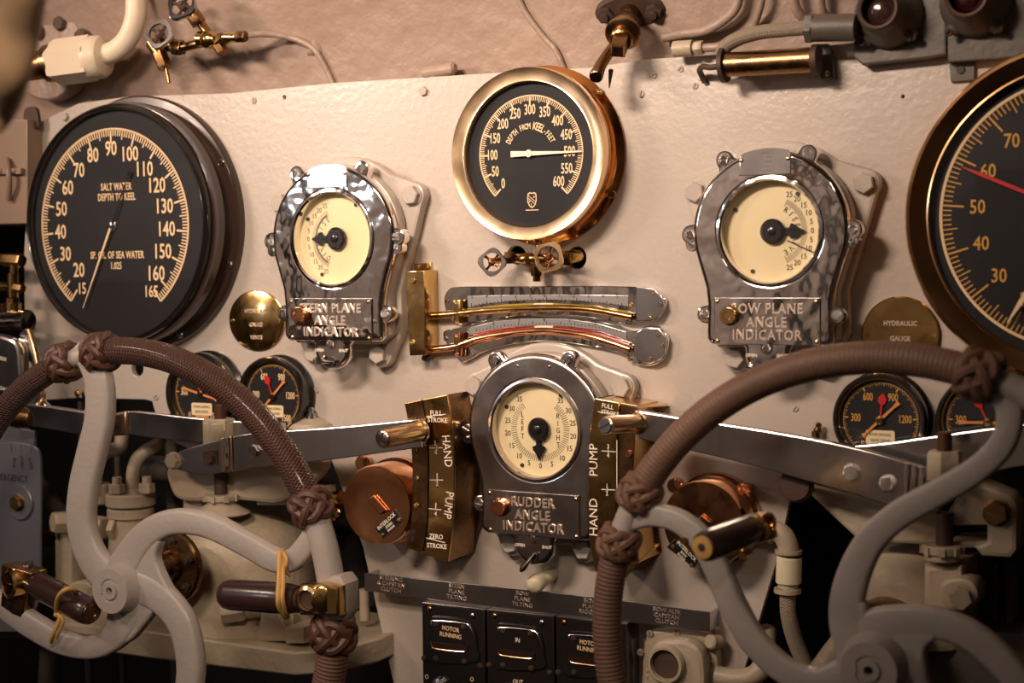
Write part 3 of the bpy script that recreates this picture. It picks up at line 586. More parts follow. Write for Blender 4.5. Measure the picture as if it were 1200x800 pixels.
incl('lower curved inclinometer with red fluid on a wavy-edged chrome plate', [(178, 410), (190, 388), (240, 378), (330, 352), (450, 336), (610, 332), (780, 340), (900, 362), (990, 392), (1040, 372), (1100, 374), (1136, 420), (1130, 480), (1110, 520), (1060, 540), (1000, 532), (965, 505), (900, 478), (760, 450), (610, 436), (460, 450), (360, 478), (300, 510), (262, 526), (235, 505), (200, 455)],
     [(1000, 400), (1030, 378), (1098, 380), (1130, 422), (1124, 480), (1106, 514), (1060, 532), (1010, 520), (985, 500)],
     [(118, 472), (175, 466), (238, 456), (330, 425), (480, 400), (620, 392), (780, 410), (900, 444), (975, 470)],
     [(280, 380), (400, 350), (520, 340), (620, 338), (720, 342), (840, 360), (955, 395), (960, 424), (840, 390), (720, 372), (620, 366), (520, 370), (400, 384), (290, 408)],
     ([(310, 410), (440, 388), (572, 378)], [(650, 378), (800, 396), (900, 424), (972, 452)]), [(572, 378), (610, 377), (650, 378)], 'fluid_red',
     [(320 + i * 15, cy(320 + i * 15, 38, 620, 363), 13 if i % 4 == 0 else 7) for i in range(42)], [(str(abs(i)), 610 + i * 108, 345 + 3.6 * i * i) for i in range(-3, 4)], 'copper', ((190, 425), (288, 395), (485, 355), (745, 358), (948, 410), (998, 430), (262, 490), (975, 512), (1095, 410), (1115, 455), (1062, 508)))
# ---- needle valve manifold under the keel gauge
def handwheel(parent, c, r, axis, rim_m, spoke_m, rot=0, bumps=4):
    a, u, w = frame(axis); c = V(c); fn = lambda t: 1 + .085 * math.cos(bumps * (t + rot))
    bm = NB(); L = []
    for (rr, d, f) in ((1, -.1, 1), (1.02, .05, 1), (.95, .16, 1), (.72, .16, 0), (.68, .05, 0), (.70, -.1, 0), (1, -.1, 1)):
        L.append([c + a * d * r + (u * math.cos(t) + w * math.sin(t)) * rr * r * (fn(t) if f else 1) for t in [2 * PI * i / 32 for i in range(32)]])
    loft(bm, L, True, (False, False)); hw = part('handwheel', bm, rim_m, parent)
    for i in range(4):
        t = rot + PI / 4 + i * PI / 2; d = u * math.cos(t) + w * math.sin(t)
        bm = NB(); tube(bm, [c + d * r * .1, c + d * r * .45 - a * r * .1, c + d * r * .75], [r * .16, r * .10, r * .12], 8); part('spoke', bm, spoke_m, hw)
    bm = NB(); lathe(bm, c - a * r * .2, a, [(r * .3, 0), (r * .32, r * .25), (r * .2, r * .4), (r * .14, r * .42), (r * .14, r * .5)], 16); part('stem_nut', bm, spoke_m, hw)
    return hw
g = thing('valve_manifold', 'small brass twin valve with two scalloped handwheels below the keel gauge', 'valve', P(625, 300))
h = .024
A0 = [(588, 302, h), (598, 297, .016), (606, 299, .010)]
bm = NB(); ptube(bm, [(607, 302, -.02), (607, 302, .008), (612, 303, h), (628, 303, h), (645, 303, h)], 6, 6, 12); part('body', bm, 'brass', g)
bm = NB(); ptube(bm, [(655, 303, h), (668, 301, .014), (677, 300, .002), (682, 299, -.02)], 8, 6, 12); part('elbow', bm, 'brass', g)
for x, y, hh, r, ax, l in ((660, 303, .020, 9, (1, .3, 0), .010), (630, 312, h, 8, (0, 0, -1), .012), (630, 322, h, 5.5, (0, 0, -1), .008), (593, 302, h, 8, (1, .1, 0), .010), (618, 303, h, 8, (1, .1, 0), .006)):
    bm = NB(); hexn(bm, P(x, y, hh), ax, r * S(x, y, hh), l); part('hex_fitting', bm, 'aged_brass' if x == 593 else 'brass', g)
bm = NB(); ptube(bm, [(631, 280, .022), (630, 305, h)], 4, 3, 10); part('stub_pipe', bm, 'copper', g)
handwheel(g, P(577, 307, .050), 15.5 * S(577, 307, .05), (.42, -1, .05), 'steel', 'copper', .1)
handwheel(g, P(643, 301, .060), 18 * S(643, 301, .06), (.25, -1, .03), 'bright_brass', 'copper', .55)
bm = NB(); tube(bm, [P(577, 307, .05), P(592, 303, .026)], .004, 10); part('stem', bm, 'brass', g)
bm = NB(); tube(bm, [P(643, 301, .06), P(645, 303, .026)], .005, 10); part('stem', bm, 'brass', g)
# ---- round brass covers
def cover(px, py, ry, sq, label, lines):
    h = .004; c = P(px, py, h); k = S(px, py, h); g = thing('round_cover', label, 'cover', (c.x, 0, c.z))
    bm = NB(); lathe(bm, (c.x, 0, c.z), OUT, [(ry * k, .0005), (ry * k, h - .001), ((ry - 1.5) * k, h)], 64, sq=sq); part('disc', bm, 'brass', g)
    for s, dy, cp in lines: bm = NB(); text(bm, s, (c.x, -h - .0003, c.z - dy * k), cp * k, sq=.9, bold=.02, depth=.0008); part('raised_lettering', bm, 'raised_metal', g)
    for sx in (-1, 1): fast('screw', g, V((c.x + sx * ry * .86 * sq * k, -h, c.z)), 2.6 * k, 'brass')
cover(300, 375.5, 35.5, 1.13, 'round brass cover reading hydraulic gauge vents beside the stern indicator', (('HYDRAULIC', -11, 4.5), ('GAUGE', 5, 4.5), ('VENTS', 20, 4.5)))
cover(1055, 393, 46, 1.0, 'round brass cover reading hydraulic gauge vents above the right wheel rim', (('HYDRAULIC', -14, 5.5), ('GAUGE', 4, 5.5), ('VENTS', 22, 5.5)))
# ================================================================ hand pump quadrants, levers, motor covers
q4 = lambda x, y: (390 + x / 3.636, 450 + y / 3.636)
q5 = lambda x, y: (530 + x / 2.857, 400 + y / 2.857)
def strip(bm, left, right, h0, h1, n=12):
    """curved strip with left and right edges given as pixel points at h1, extruded back to h0"""
    A = spline([q4(*p) for p in left], n); B = spline([q4(*p) for p in right], n); o = out2(A + B[::-1], h1); plate(bm, [o], h0, h1, .0008)
g = thing('hand_pump_quadrant', 'curved brass hand pump quadrant left of the rudder indicator, lettered downwards', 'quadrant', P(515, 560))
bm = NB(); strip(bm, [(382, 66), (402, 180), (409, 300), (408, 480), (404, 600), (386, 722)], [(486, 45), (508, 180), (517, 320), (515, 480), (508, 620), (490, 756)], .066, .070); front = part('scale_plate', bm, 'brass', g, sharp=25)
bm = NB(); strip(bm, [(306, 82), (328, 200), (338, 320), (340, 480), (332, 600), (312, 695)], [(378, 66), (398, 180), (405, 300), (404, 480), (400, 600), (382, 720)], .064, .067); side_ = part('edge_plate', bm, 'aged_brass', g, sharp=25)
def wall(bm, edge, ha, hb, t=.002, sgn=1):
    """wall standing out from the panel along a curve"""
    E_ = [P(x, y, ha) for x, y in spline(edge, 10)]; L = []
    for p in E_: L.append([V((p.x, -ha, p.z)), V((p.x + sgn * t, -ha, p.z)), V((p.x + sgn * t, -hb, p.z)), V((p.x, -hb, p.z))])
    loft(bm, L)
bm = NB(); wall(bm, [q4(*p) for p in ((486, 45), (508, 180), (517, 320), (515, 480), (508, 620), (490, 756))], .069, .004, .002, -1); w_ = part('side_wall', bm, 'aged_brass', g)
bm = NB(); wall(bm, [q4(*p) for p in ((306, 82), (328, 200), (338, 320), (340, 480), (332, 600), (312, 695))], .066, .004, .002, 1); part('side_wall', bm, 'aged_brass', g)
p0, p1 = P(*q4(312, 700), .069), P(*q4(490, 756), .069)
bm = NB(); loft(bm, [[V((p0.x, -.066, p0.z)), V((p1.x, -.069, p1.z)), V((p1.x, -.004, p1.z + .012)), V((p0.x, -.004, p0.z + .012))], [V((p0.x, -.066, p0.z + .002)), V((p1.x, -.069, p1.z + .002)), V((p1.x, -.004, p1.z + .014)), V((p0.x, -.004, p0.z + .014))]]); part('end_plate', bm, 'copper', g)
p0, p1 = P(*q4(306, 84), .066), P(*q4(486, 47), .069)
bm = NB(); loft(bm, [[V((p0.x, -.066, p0.z)), V((p1.x, -.069, p1.z)), V((p1.x, -.004, p1.z - .004)), V((p0.x, -.004, p0.z - .004))], [V((p0.x, -.066, p0.z - .002)), V((p1.x, -.069, p1.z - .002)), V((p1.x, -.004, p1.z - .006)), V((p0.x, -.004, p0.z - .006))]]); part('end_plate', bm, 'aged_brass', g)
# black painted guard plate between quadrant and rudder indicator
bm = NB(); pplate(bm, [[q4(*p) for p in ((500, 55), (545, 48), (575, 120), (600, 35), (628, 30), (655, 150), (662, 300), (655, 560), (620, 640), (600, 718), (520, 752))]], .0005, .004, .001); part('foot_flange', bm, 'dull_iron', g)
for x, y in ((552, 172), (556, 216), (620, 500)): pfast('screw', g, *q4(x, y), .004, 4.5, 'steel')
for x, y in ((356, 282), (358, 402), (356, 515)): pfast('screw', side_, *q4(x, y), .067, 3.4, 'brass')
for x, y in ((343, 628), (340, 658)): bm = NB(); cyl(bm, P(*q4(x, y), .0668), OUT, 3 * S(450, 560, .067), .0006, 14); part('hole', bm, 'void', side_)
H = .0702
for s, x, y, c_ in (('FULL', 440, 124, 5.6), ('STROKE', 446, 154, 5.4), ('ZERO', 440, 650, 5.4), ('STROKE', 443, 690, 5.4), ('3', 435, 252, 5), ('4', 438, 290, 5), ('1', 444, 390, 5), ('2', 444, 425, 5), ('1', 438, 520, 5), ('4', 438, 552, 5)):
    bm = NB(); ptext(bm, s, *q4(x, y), H, c_, sq=.95, bold=.01); part('lettering', bm, 'engraved_light', front)
for s, x, y, r in (('HAND', 486, 285, -84), ('PUMP', 492, 515, -98)):
    bm = NB(); ptext(bm, s, *q4(x, y), H, 10.5, rot=D(r), sq=.86, bold=.0); part('lettering', bm, 'engraved_light', front)
def line(bm, a, b, h, wpx):
    A, B = P(*a, h), P(*b, h); d = (B - A).normalized(); s = V((d.z, 0, -d.x)) * wpx * S(*a, h) / 2
    bm.faces.new([bm.verts.new(p) for p in (A + s, A - s, B - s, B + s)])
bm = NB()
for a, b in (((398, 138), (480, 128)), ((412, 272), (468, 271)), ((412, 408), (470, 408)), ((408, 530), (462, 535)), ((398, 655), (478, 675)), ((443, 258), (443, 282)), ((445, 378), (445, 418)), ((440, 505), (438, 535))): bm = NB(); line(bm, q4(*a), q4(*b), H, 1.0); part('graduation', bm, 'engraved_light', front)
# right quadrant, mirrored
g = thing('hand_pump_quadrant', 'brass hand pump quadrant right of the rudder indicator, lettered upwards', 'quadrant', P(725, 560))
R_l = [(478, 190), (462, 300), (455, 420), (455, 560), (462, 680), (482, 770)]; R_m = [(560, 205), (552, 300), (548, 420), (548, 560), (556, 680), (575, 790)]; R_r = [(620, 215), (612, 300), (606, 420), (606, 560), (612, 680), (625, 740)]
bm = NB(); A_ = [q5(*p) for p in R_l]; B_ = [q5(*p) for p in R_m]; plate(bm, [out2(spline(A_, 12) + spline(B_, 12)[::-1], .070)], .066, .070, .0008); front = part('scale_plate', bm, 'brass', g, sharp=25)
bm = NB(); A_ = [q5(p[0] + 4, p[1]) for p in R_m]; B_ = [q5(*p) for p in R_r]; plate(bm, [out2(spline(A_, 12) + spline(B_, 12)[::-1], .067)], .064, .067, .0008); side_ = part('edge_plate', bm, 'aged_brass', g, sharp=25)
bm = NB(); wall(bm, [q5(*p) for p in R_r], .066, .004, .002, -1); part('side_wall', bm, 'brass', g)
bm = NB(); wall(bm, [q5(*p) for p in R_l], .066, .004, .002, 1); part('side_wall', bm, 'dull_iron', g)
p0, p1 = P(*q5(478, 192), .069), P(*q5(620, 217), .067)
bm = NB(); loft(bm, [[V((p0.x, -.070, p0.z)), V((p1.x, -.067, p1.z)), V((p1.x + .012, -.004, p1.z - .003)), V((p0.x, -.004, p0.z))], [V((p0.x, -.070, p0.z - .002)), V((p1.x, -.067, p1.z - .002)), V((p1.x + .012, -.004, p1.z - .005)), V((p0.x, -.004, p0.z - .002))]]); part('end_plate', bm, 'bright_brass', g)
p0, p1 = P(*q5(482, 770), .069), P(*q5(625, 742), .067)
bm = NB(); loft(bm, [[V((p0.x, -.070, p0.z)), V((p1.x, -.067, p1.z)), V((p1.x, -.004, p1.z + .01)), V((p0.x, -.004, p0.z + .01))], [V((p0.x, -.070, p0.z + .002)), V((p1.x, -.067, p1.z + .002)), V((p1.x, -.004, p1.z + .012)), V((p0.x, -.004, p0.z + .012))]]); part('end_plate', bm, 'brass', g)
bm = NB(); pplate(bm, [[q5(*p) for p in ((615, 225), (690, 238), (690, 640), (700, 700), (640, 765), (560, 765), (540, 700))]], .0005, .004, .001); part('foot_flange', bm, 'aged_brass', g)
pfast('screw', g, *q5(617, 187), .001, 5, 'panel')
pfast('screw', side_, *q5(590, 378), .067, 5, 'copper')
for s, x, y, c_ in (('FULL', 520, 218, 5.2), ('STROKE', 528, 240, 4.6), ('3', 522, 352, 5), ('4', 522, 382, 5), ('1', 518, 484, 5), ('2', 518, 509, 5)):
    bm = NB(); ptext(bm, s, *q5(x, y), H, c_, sq=.95, bold=.01, rot=D(-8) if 'L' in s or 'K' in s else 0); part('lettering', bm, 'engraved_light', front)
for s, y in (('PUMP', 397), ('HAND', 588)):
    bm = NB(); ptext(bm, s, *q5(474, y), H, 10.5, rot=D(90), sq=1.02, bold=.0); part('lettering', bm, 'engraved_light', front)
bm = NB()
for a, b in (((500, 366), (548, 369)), ((500, 495), (546, 497)), ((488, 235), (545, 243)), ((522, 355), (522, 378)), ((519, 487), (519, 506)), ((551, 330), (551, 520))): bm = NB(); line(bm, q5(*a), q5(*b), H, 1.0); part('graduation', bm, 'engraved_light', front)
# ---- polished levers (flat bars)
def bar(bm, top_, bot_, h0, h1, bev=.0012): plate(bm, [out2(spline(top_, 5) + spline(bot_, 5)[::-1], h1)], h0, h1, bev)
def pin(parent, x0, y0, h0, x1, y1, h1, r, m, disc_m, slot=60):
    a, b = P(x0, y0, h0), P(x1, y1, h1); k = S(x1, y1, h1); ax = (b - a); l = ax.length; ax.normalize()
    bm = NB(); lathe(bm, a, ax, [(r * k * 1.15, 0), (r * k * 1.15, .004), (r * k, .006), (r * k, l - .002), (r * k * .93, l)], 32); q = part('pin', bm, m, parent)
    bm = NB(); lathe(bm, b, ax, [(r * k * .82, -.001), (r * k * .82, .0012), (r * k * .72, .002)], 32); part('pin_end', bm, disc_m, q)
    d = V((math.cos(D(slot)), 0, math.sin(D(slot)))); d = (d - ax * d.dot(ax)).normalized(); n = ax.cross(d)
    bm = NB(); vs = [b + ax * .0022 + d * s * r * k * .78 + n * t * r * k * .07 for s, t in ((-1, -1), (1, -1), (1, 1), (-1, 1))]; loft(bm, [vs, [v + ax * .0002 for v in vs]]); part('slot', bm, 'void', q)
g = thing('control_lever', 'polished steel lever whose brass end pin points out at the left quadrant', 'lever', P(350, 530, .09))
bm = NB(); bar(bm, [(186, 541), (215, 527), (258, 515), (300, 507), (400, 500), (492, 491)], [(200, 548), (235, 556), (270, 553), (300, 548), (400, 537), (494, 524)], .078, .092); lv = part('arm', bm, 'steel', g)
bm = NB(); bar(bm, [(257, 513.5), (271, 511)], [(259, 554), (273, 551)], .090, .0945); part('collar', bm, 'bright_brass', g)
for x in (263,): bm = NB(); bar(bm, [(261.5, 513), (267, 512)], [(263.5, 554), (269, 553)], .090, .097, .001); part('collar', bm, 'chrome', g)
pfast('hex', g, 204, 539.5, .092, 9.5, 'cream_paint', spin=.1)
pfast('hex', g, 299, 528, .092, 7, 'steel')
bm = NB(); pplate(bm, [[(237, 529), (254, 527), (255, 545), (238, 546)]], .092, .0935, .0005); s_ = part('square_seat', bm, 'dull_iron', g); pfast('hex', s_, 247, 537, .0935, 6, 'rust_thread')
pin(g, 494, 505, .090, 448, 514, .160, 11.5, 'bright_brass', 'steel', 66)
g = thing('control_lever', 'chrome lever slanting down right from the right quadrant behind the wheel rim', 'lever', P(900, 530, .09))
bm = NB(); bar(bm, [(744, 481), (800, 490), (880, 502), (950, 514), (1010, 527), (1060, 541), (1106, 556)], [(748, 514), (800, 526), (880, 545), (950, 565), (1000, 579), (1050, 594), (1100, 600)], .078, .092); lv = part('arm', bm, 'steel', g)
pfast('hex', g, 999, 553, .092, 10, 'chrome'); pfast('hex', g, 1041, 566, .092, 10, 'chrome')
for i, x in enumerate((1060, 1069, 1078)): bm = NB(); bar(bm, [(x, 541 + i * 2.4), (x + 6, 543 + i * 2.4)], [(x - 3, 592), (x + 3, 593)], .090, .0955, .001); part('collar', bm, 'chrome', g)
bm = NB(); lathe(bm, P(933, 567, .070), OUT, [(22 * S(933, 567, .08), 0), (18 * S(933, 567, .08), .008)], 24, sq=1); part('washer', bm, 'dull_iron', g)
pin(g, 748, 496, .090, 710, 498.5, .150, 11.5, 'bright_brass', 'steel', 25)
g = thing('flat_bar', 'polished flat bar crossing in front of the two right small gauges', 'bar', P(1080, 530, .06))
bm = NB(); bar(bm, [(972, 524), (1030, 520), (1095, 511), (1160, 502), (1240, 492)], [(985, 530), (1030, 545), (1095, 560), (1160, 552), (1240, 540)], .045, .056); part('arm', bm, 'steel', g)
g = thing('flat_bar', 'polished bar running from behind the left wheel spoke below the small gauges', 'bar', P(200, 500, .06))
bm = NB(); bar(bm, [(124, 487), (140, 483), (152, 482), (170, 483), (243, 491), (330, 496)], [(126, 510), (140, 508), (152, 509), (170, 512), (243, 519), (330, 518)], .048, .058); part('arm', bm, 'steel', g)
bm = NB(); bar(bm, [(130, 485), (148, 481.5)], [(132, 511), (148, 510)], .056, .063, .003); part('collar', bm, 'bright_brass', g)
g = thing('flat_bar', 'short polished square-ended bar below the left wheel rim, left of the spoke', 'bar', P(66, 492, .10))
bm = NB(); bar(bm, [(28, 474), (60, 477), (107, 484)], [(22, 497), (60, 503), (102, 511)], .09, .104); part('arm', bm, 'steel', g)
bm = NB(); lathe(bm, P(30, 489, .10), (-.9, -.3, .1), [(12 * S(30, 489, .1), -.01), (13 * S(30, 489, .1), 0), (14 * S(30, 489, .1), .01), (12 * S(30, 489, .1), .03)], 24); part('collar', bm, 'aged_brass', g)
# ---- copper interlock motor covers
def motor(px, py, r, h, tagpts, tagc, label, ears, ribpts, a):
    c = P(px, py, h); k = S(px, py, h); g = thing('interlock_cover', label, 'cover', (c.x, 0, c.z)); R = r * k
    bm = NB(); lathe(bm, (c.x, 0, c.z), OUT, [(R * 1.06, .0005), (R * 1.06, .012), (R * 1.0, .014), (R * .99, h - .004), (R * .955, h)], 64); part('housing', bm, 'copper', g)
    for x, y in ears:
        bm = NB(); cyl(bm, P(x, y, .0005), OUT, 9 * k, .016, 20, .002); e = part('ear', bm, 'copper', g); fast('screw', e, P(x, y, .0165), 6 * k, 'copper')
    bm = NB(); pplate(bm, [ribpts], h, h + .006, .001); part('rib', bm, 'copper', g)
    bm = NB(); pplate(bm, [tagpts], h, h + .0012, .0003); t = part('tag', bm, 'black_enamel', g, label='black enamel tag')
    rot = a
    bm = NB(); o1 = [P(x, y, h + .0014) for x, y in tagpts]; m_ = sum(o1, V((0, 0, 0))) / 4; o2 = [m_ + (p - m_) * .93 for p in o1]
    o1 = [m_ + (p - m_) * .985 for p in o1]
    for i in range(4): j = (i + 1) % 4; bm.faces.new([bm.verts.new(p) for p in (o1[i], o1[j], o2[j], o2[i])])
    part('tag_border', bm, 'bright_brass', t)
    u = V((math.cos(rot), 0, math.sin(rot))); n = V((-u.z, 0, u.x))
    for s, dn, cp in (('INTERLOCK', 4.4, 4.4), ('STERN' if px < 600 else 'BOW', -1.2, 3.0), ('ENGINE', -5.6, 2.6)): bm = NB(); text(bm, s, m_ + n * dn * k + OUT * .0003, cp * k, rot=rot, sq=.9, bold=.01); part('lettering', bm, 'engraved_light', t)
    for sgn in (-1, 1): fast('screw', t, m_ + u * sgn * 15.5 * k + n * -4 * k, 2.6 * k, 'bright_brass')
    return g
motor(441, 592, 48, .060, [(438, 618.6), (463, 596.6), (473, 608.7), (447.8, 633)], 0, 'round copper interlock cover partly behind the left quadrant', ((430, 541), (395, 600)), [(430, 585), (437, 580.5), (452, 598), (445, 603)], D(40))
motor(824, 614, 52, .050, [(781, 641), (790, 631), (823, 656), (814, 666)], 0, 'round copper interlock cover behind the bakelite handle of the right wheel', ((795, 567), (875, 573)), [(815, 612), (822, 603), (832, 612), (822, 618)], D(-42))
bm = NB(); ptube(bm, [(388, 583, .02), (400, 583, .025)], 8, 4, 14); single('pipe_stub', 'short brass pipe stub entering the left copper cover', 'pipe', bm, 'brass', P(394, 583, .02))
# ================================================================ strip, switch boxes, lamp box, knob
h = .032
g = thing('label_strip', 'engraved steel angle strip running under the rudder indicator above the switch boxes', 'strip', P(630, 700))
tp = [(427, 671), (520, 681), (620, 691), (720, 702), (832, 717)]; bt = [(427, 692), (520, 704), (620, 716), (720, 727), (832, 740)]
bm = NB(); plate(bm, [out2(tp + bt[::-1], h)], h - .002, h, .0005); part('front_face', bm, 'steel', g)
a, b = P(427, 672, h), P(832, 718, h)
def side_flap(x, y0, y1, w):
    p, q = P(x, y0, h), P(x, y1, h); bm = NB(); box(bm, ((p.x + w / 2), -h / 2, (p.z + q.z) / 2), (abs(w), h - .001, (p.z - q.z) * .98)); return bm
part('side_flap', side_flap(427.5, 672, 692, .002), 'steel', g); part('side_flap', side_flap(831, 718, 740, -.002), 'steel', g)
for ls, x, y in ((('STEERING', '& CAPSTAN', 'CLUTCH'), 458, 684.5), (('STERN', 'PLANE', 'TILTING'), 535, 693.5), (('BOW', 'PLANE', 'TILTING'), 612, 702), (('BOW', 'PLANE', 'RIGGING'), 692, 711), (('BOW AUX', 'CAPSTAN', 'CLUTCH'), 781, 722)):
    for i, s in enumerate(ls): bm = NB(); ptext(bm, s, x, y - 6.6 + i * 6.6 + (.0), h + .0003, 4.8, sq=1.05, rot=D(-2)); part('lettering', bm, 'raised_metal', g)
# switch boxes
HB = .040
def switch(x0, x1, ytl, ytr, words, label, low):
    g = thing('switch_box', label, 'switch', P((x0 + x1) / 2, 800, 0), 'black switch boxes under the label strip')
    bm = NB(); pplate(bm, [[(x0, ytl), (x1, ytr), (x1 + 1, 850), (x0 + 2, 850)]], .0005, HB, .002); part('box', bm, 'black_enamel', g)
    cx, cy = (x0 + x1) / 2, (ytl + ytr) / 2
    rim = [(cx - 26, cy + 15), (cx - 22, cy + 12), (cx + 10, cy + 15), (cx + 20, cy + 20), (cx + 26, cy + 32), (cx + 28, cy + 50), (cx + 26, cy + 66), (cx - 28, cy + 66), (cx - 31, cy + 50), (cx - 31, cy + 30)]
    bm = NB(); pplate(bm, [spline(rim, 3, True)], HB, HB + .003, .0015); e = part('escutcheon', bm, 'black_enamel', g)
    win = [(cx - 24, cy + 42), (cx + 12, cy + 46), (cx + 14, cy + 50), (cx + 12, cy + 53), (cx - 20, cy + 50), (cx - 25, cy + 46)]
    bm = NB(); A_ = spline([(*P(x, y, HB + .004),) for x, y in [(cx - 26, cy + 41), (cx - 25, cy + 46), (cx - 20, cy + 50), (cx + 12, cy + 53.5), (cx + 16, cy + 50), (cx + 16, cy + 46)]], 3); tube(bm, A_, .0009, 6); part('window_rim', bm, 'bright_brass', e)
    bm = NB(); A_ = spline([(*P(x, y, HB + .004),) for x, y in [(cx - 25, cy + 21), (cx - 23, cy + 17), (cx + 12, cy + 20), (cx + 21, cy + 26), (cx + 26, cy + 40)]], 3); tube(bm, A_, .0008, 6); part('window_rim', bm, 'steel', e)
    bm = NB(); pplate(bm, [win], HB + .003, HB + .0034, .0001); part('window', bm, 'lens_dark', e)
    for i, s in enumerate(words): bm = NB(); ptext(bm, s, cx - 3, cy + (27 if len(words) > 1 else 32) + i * 7.5, HB + .0035, 5.2, sq=.85, bold=.015, rot=D(-3)); part('lettering', bm, 'print_cream', e)
    for x, y, m in ((x0 + 10, ytl + 7, 'copper'), (x1 - 14, ytr + 7, 'steel'), (cx - 20, cy + 21, 'dull_iron'), (cx + 12, cy + 24, 'dull_iron'), (cx - 20, cy + 61, 'dull_iron'), (cx + 13, cy + 65, 'dull_iron'), (x0 + 3, cy + 61, 'dull_iron'), (x1 - 5, cy + 70, 'dull_iron')): pfast('rivet', g, x, y, HB + (.003 if m == 'dull_iron' and abs(x - cx) < 25 else 0), 3.6, m)
    for s, x, y in low: bm = NB(); ptext(bm, s, x, y, HB + .0005, 5.2, sq=.85, bold=.015); part('lettering', bm, 'print_cream', g)
    bm = NB(); lathe(bm, P(cx - 14, cy + 92, HB), OUT, [(10 * S(cx, 800, HB), 0), (9 * S(cx, 800, HB), .008), (5 * S(cx, 800, HB), .010), (4 * S(cx, 800, HB), .016)], 20); part('knob', bm, 'steel', g)
switch(494, 568, 706, 714, ('MOTOR', 'RUNNING'), 'leftmost black switch box, reading motor running', (('O', 500, 793), ('O', 553, 796)))
switch(570, 649, 714, 722, ('IN',), 'middle black switch box, reading in and out', (('OUT', 607, 799),))
switch(651, 734, 722, 731, ('MOTOR', 'RUNNING'), 'rightmost black switch box, half hidden by the wrapped wheel rim', ())
bm = NB(); ptube(bm, [(645, 672, .004), (642, 675, .022, 8), (634, 679, .032, 10), (627, 684, .044, 11), (624, 686, .050, 8), (623, 687, .053, 2)], 9, 4, 18); single('rounded_stop', 'ivory-coloured rounded knob below the rudder indicator', 'stop', bm, 'ivory', P(645, 672))
# lamp box
g = thing('lamp_box', 'cream cast lamp box with a round dark socket under the label strip', 'lamp box', P(790, 790))
bm = NB(); pplate(bm, [spline([(757, 745), (775, 737), (815, 738), (836, 752), (842, 790), (842, 850), (756, 850), (752, 790)], 4, True)], .0005, .02, .004); part('back_box', bm, 'cream_paint', g)
bm = NB(); pplate(bm, [spline([(762, 760), (775, 750), (805, 750), (822, 765), (826, 800), (824, 850), (756, 850), (754, 790)], 4, True)], .02, .045, .006); part('front_box', bm, 'cream_paint', g)
c = P(782, 777, .045); k = S(782, 777, .045)
bm = NB(); ring(bm, c, OUT, [(23 * k, 0), (23 * k, .006), (21 * k, .009), (18 * k, .009), (17 * k, 0)], 40); part('socket_rim', bm, 'cream_paint', g)
bm = NB(); cyl(bm, c, OUT, 17.5 * k, .003, 32); part('socket', bm, 'dull_iron', g, label='dark reddish recessed socket')
for i, ch in enumerate('USN'): bm = NB(); ptext(bm, ch, 758.5, 778 + i * 8, .0455, 4.5, bold=.01, rot=D(90)); part('lettering', bm, 'cream_paint', g)
for x, y in ((762, 742), (793, 741), (833, 776), (751, 764)): pfast('screw', g, x, y, .020, 4.5, 'cream_paint')
bm = NB(); cyl(bm, P(843, 752, .012), (-.4, -1, .2), 9 * k, .018, 16, .002); part('stud', bm, 'cream_paint', g)
bm = NB(); ptube(bm, [(840, 792, .02), (870, 795, .02), (888, 788, .02), (896, 770, .01), (898, 740, -.03)], 12, 5, 16); single('pipe_elbow', 'painted pipe elbow leaving the lamp box to the right', 'pipe', bm, 'cream_paint', P(860, 795, .02))
# right-hand elbow and braided cable
g = thing('cable_elbow', 'painted pipe elbow with sleeve and hanging braided cable right of the copper cover', 'pipe', P(920, 620))
bm = NB(); ptube(bm, [(880, 622, .015), (903, 622, .02), (916, 626, .02), (923, 637, .02), (924, 650, .02)], 12.5, 6, 18); part('elbow', bm, 'cream_paint', g)
bm = NB(); ptube(bm, [(901, 622, .02), (906, 622, .02)], 15, 1, 20); part('collar', bm, 'cream_paint', g)
bm = NB(); ptube(bm, [(924, 644, .02), (924, 648, .02)], 16, 1, 20); part('collar', bm, 'cream_paint', g)
bm = NB(); ptube(bm, [(925, 652, .02, 14), (924.9, 653, .02, 15), (924, 682, .02, 15), (924, 683, .02, 14)], 15, 1, 22); part('sleeve', bm, 'ivory', g)
bm = NB(); ptube(bm, [(924, 683, .02), (923, 689, .02)], 12, 1, 18); part('neck', bm, 'cream_paint', g)
bm = NB(); ptube(bm, [(923, 689, .02), (923, 694, .02)], 16, 1, 18); part('collar', bm, 'cream_paint', g)
bm = NB(); ptube(bm, [(923, 694, .02), (924, 720, .02), (931, 748, .01), (942, 775, 0), (952, 800, 0), (960, 830, 0)], 9.5, 8, 18, uv=True); part('braided_cable', bm, 'braid', g)
# ================================================================ machinery below the panel, left
def vcyl(bm, px, y0, y1, h, r0, r1=None, seg=24, bev=0):
    a, b = P(px, y0, h), P(px, y1, h); k = S(px, (y0 + y1) / 2, h); b = V((a.x, a.y, b.z)); l = (a - b).length
    r1 = r0 if r1 is None else r1; lathe(bm, b, (0, 0, 1), [(r1 * k - bev, 0), (r1 * k, bev), (r0 * k, l - bev), (r0 * k - bev, l)], seg)
def pbox(bm, x0, y0, x1, y1, h0, h1, bev=.003): pplate(bm, [[(x0, y0), (x1, y0), (x1, y1), (x0, y1)]], h0, h1, bev)
g = thing('hydraulic_valve', 'large cream valve body with a threaded stem behind the left wheel', 'valve', P(290, 740, .03))
bm = NB(); vcyl(bm, 258, 474, 496, .064, 6.5); part('threaded_stem', bm, 'rust_thread', g)
bm = NB()
for i in range(7): y = 475 + i * 2.9; vcyl(bm, 258, y, y + 1.5, .064, 7.4, seg=16)
part('thread', bm, 'rust_thread', g, kind='stuff')
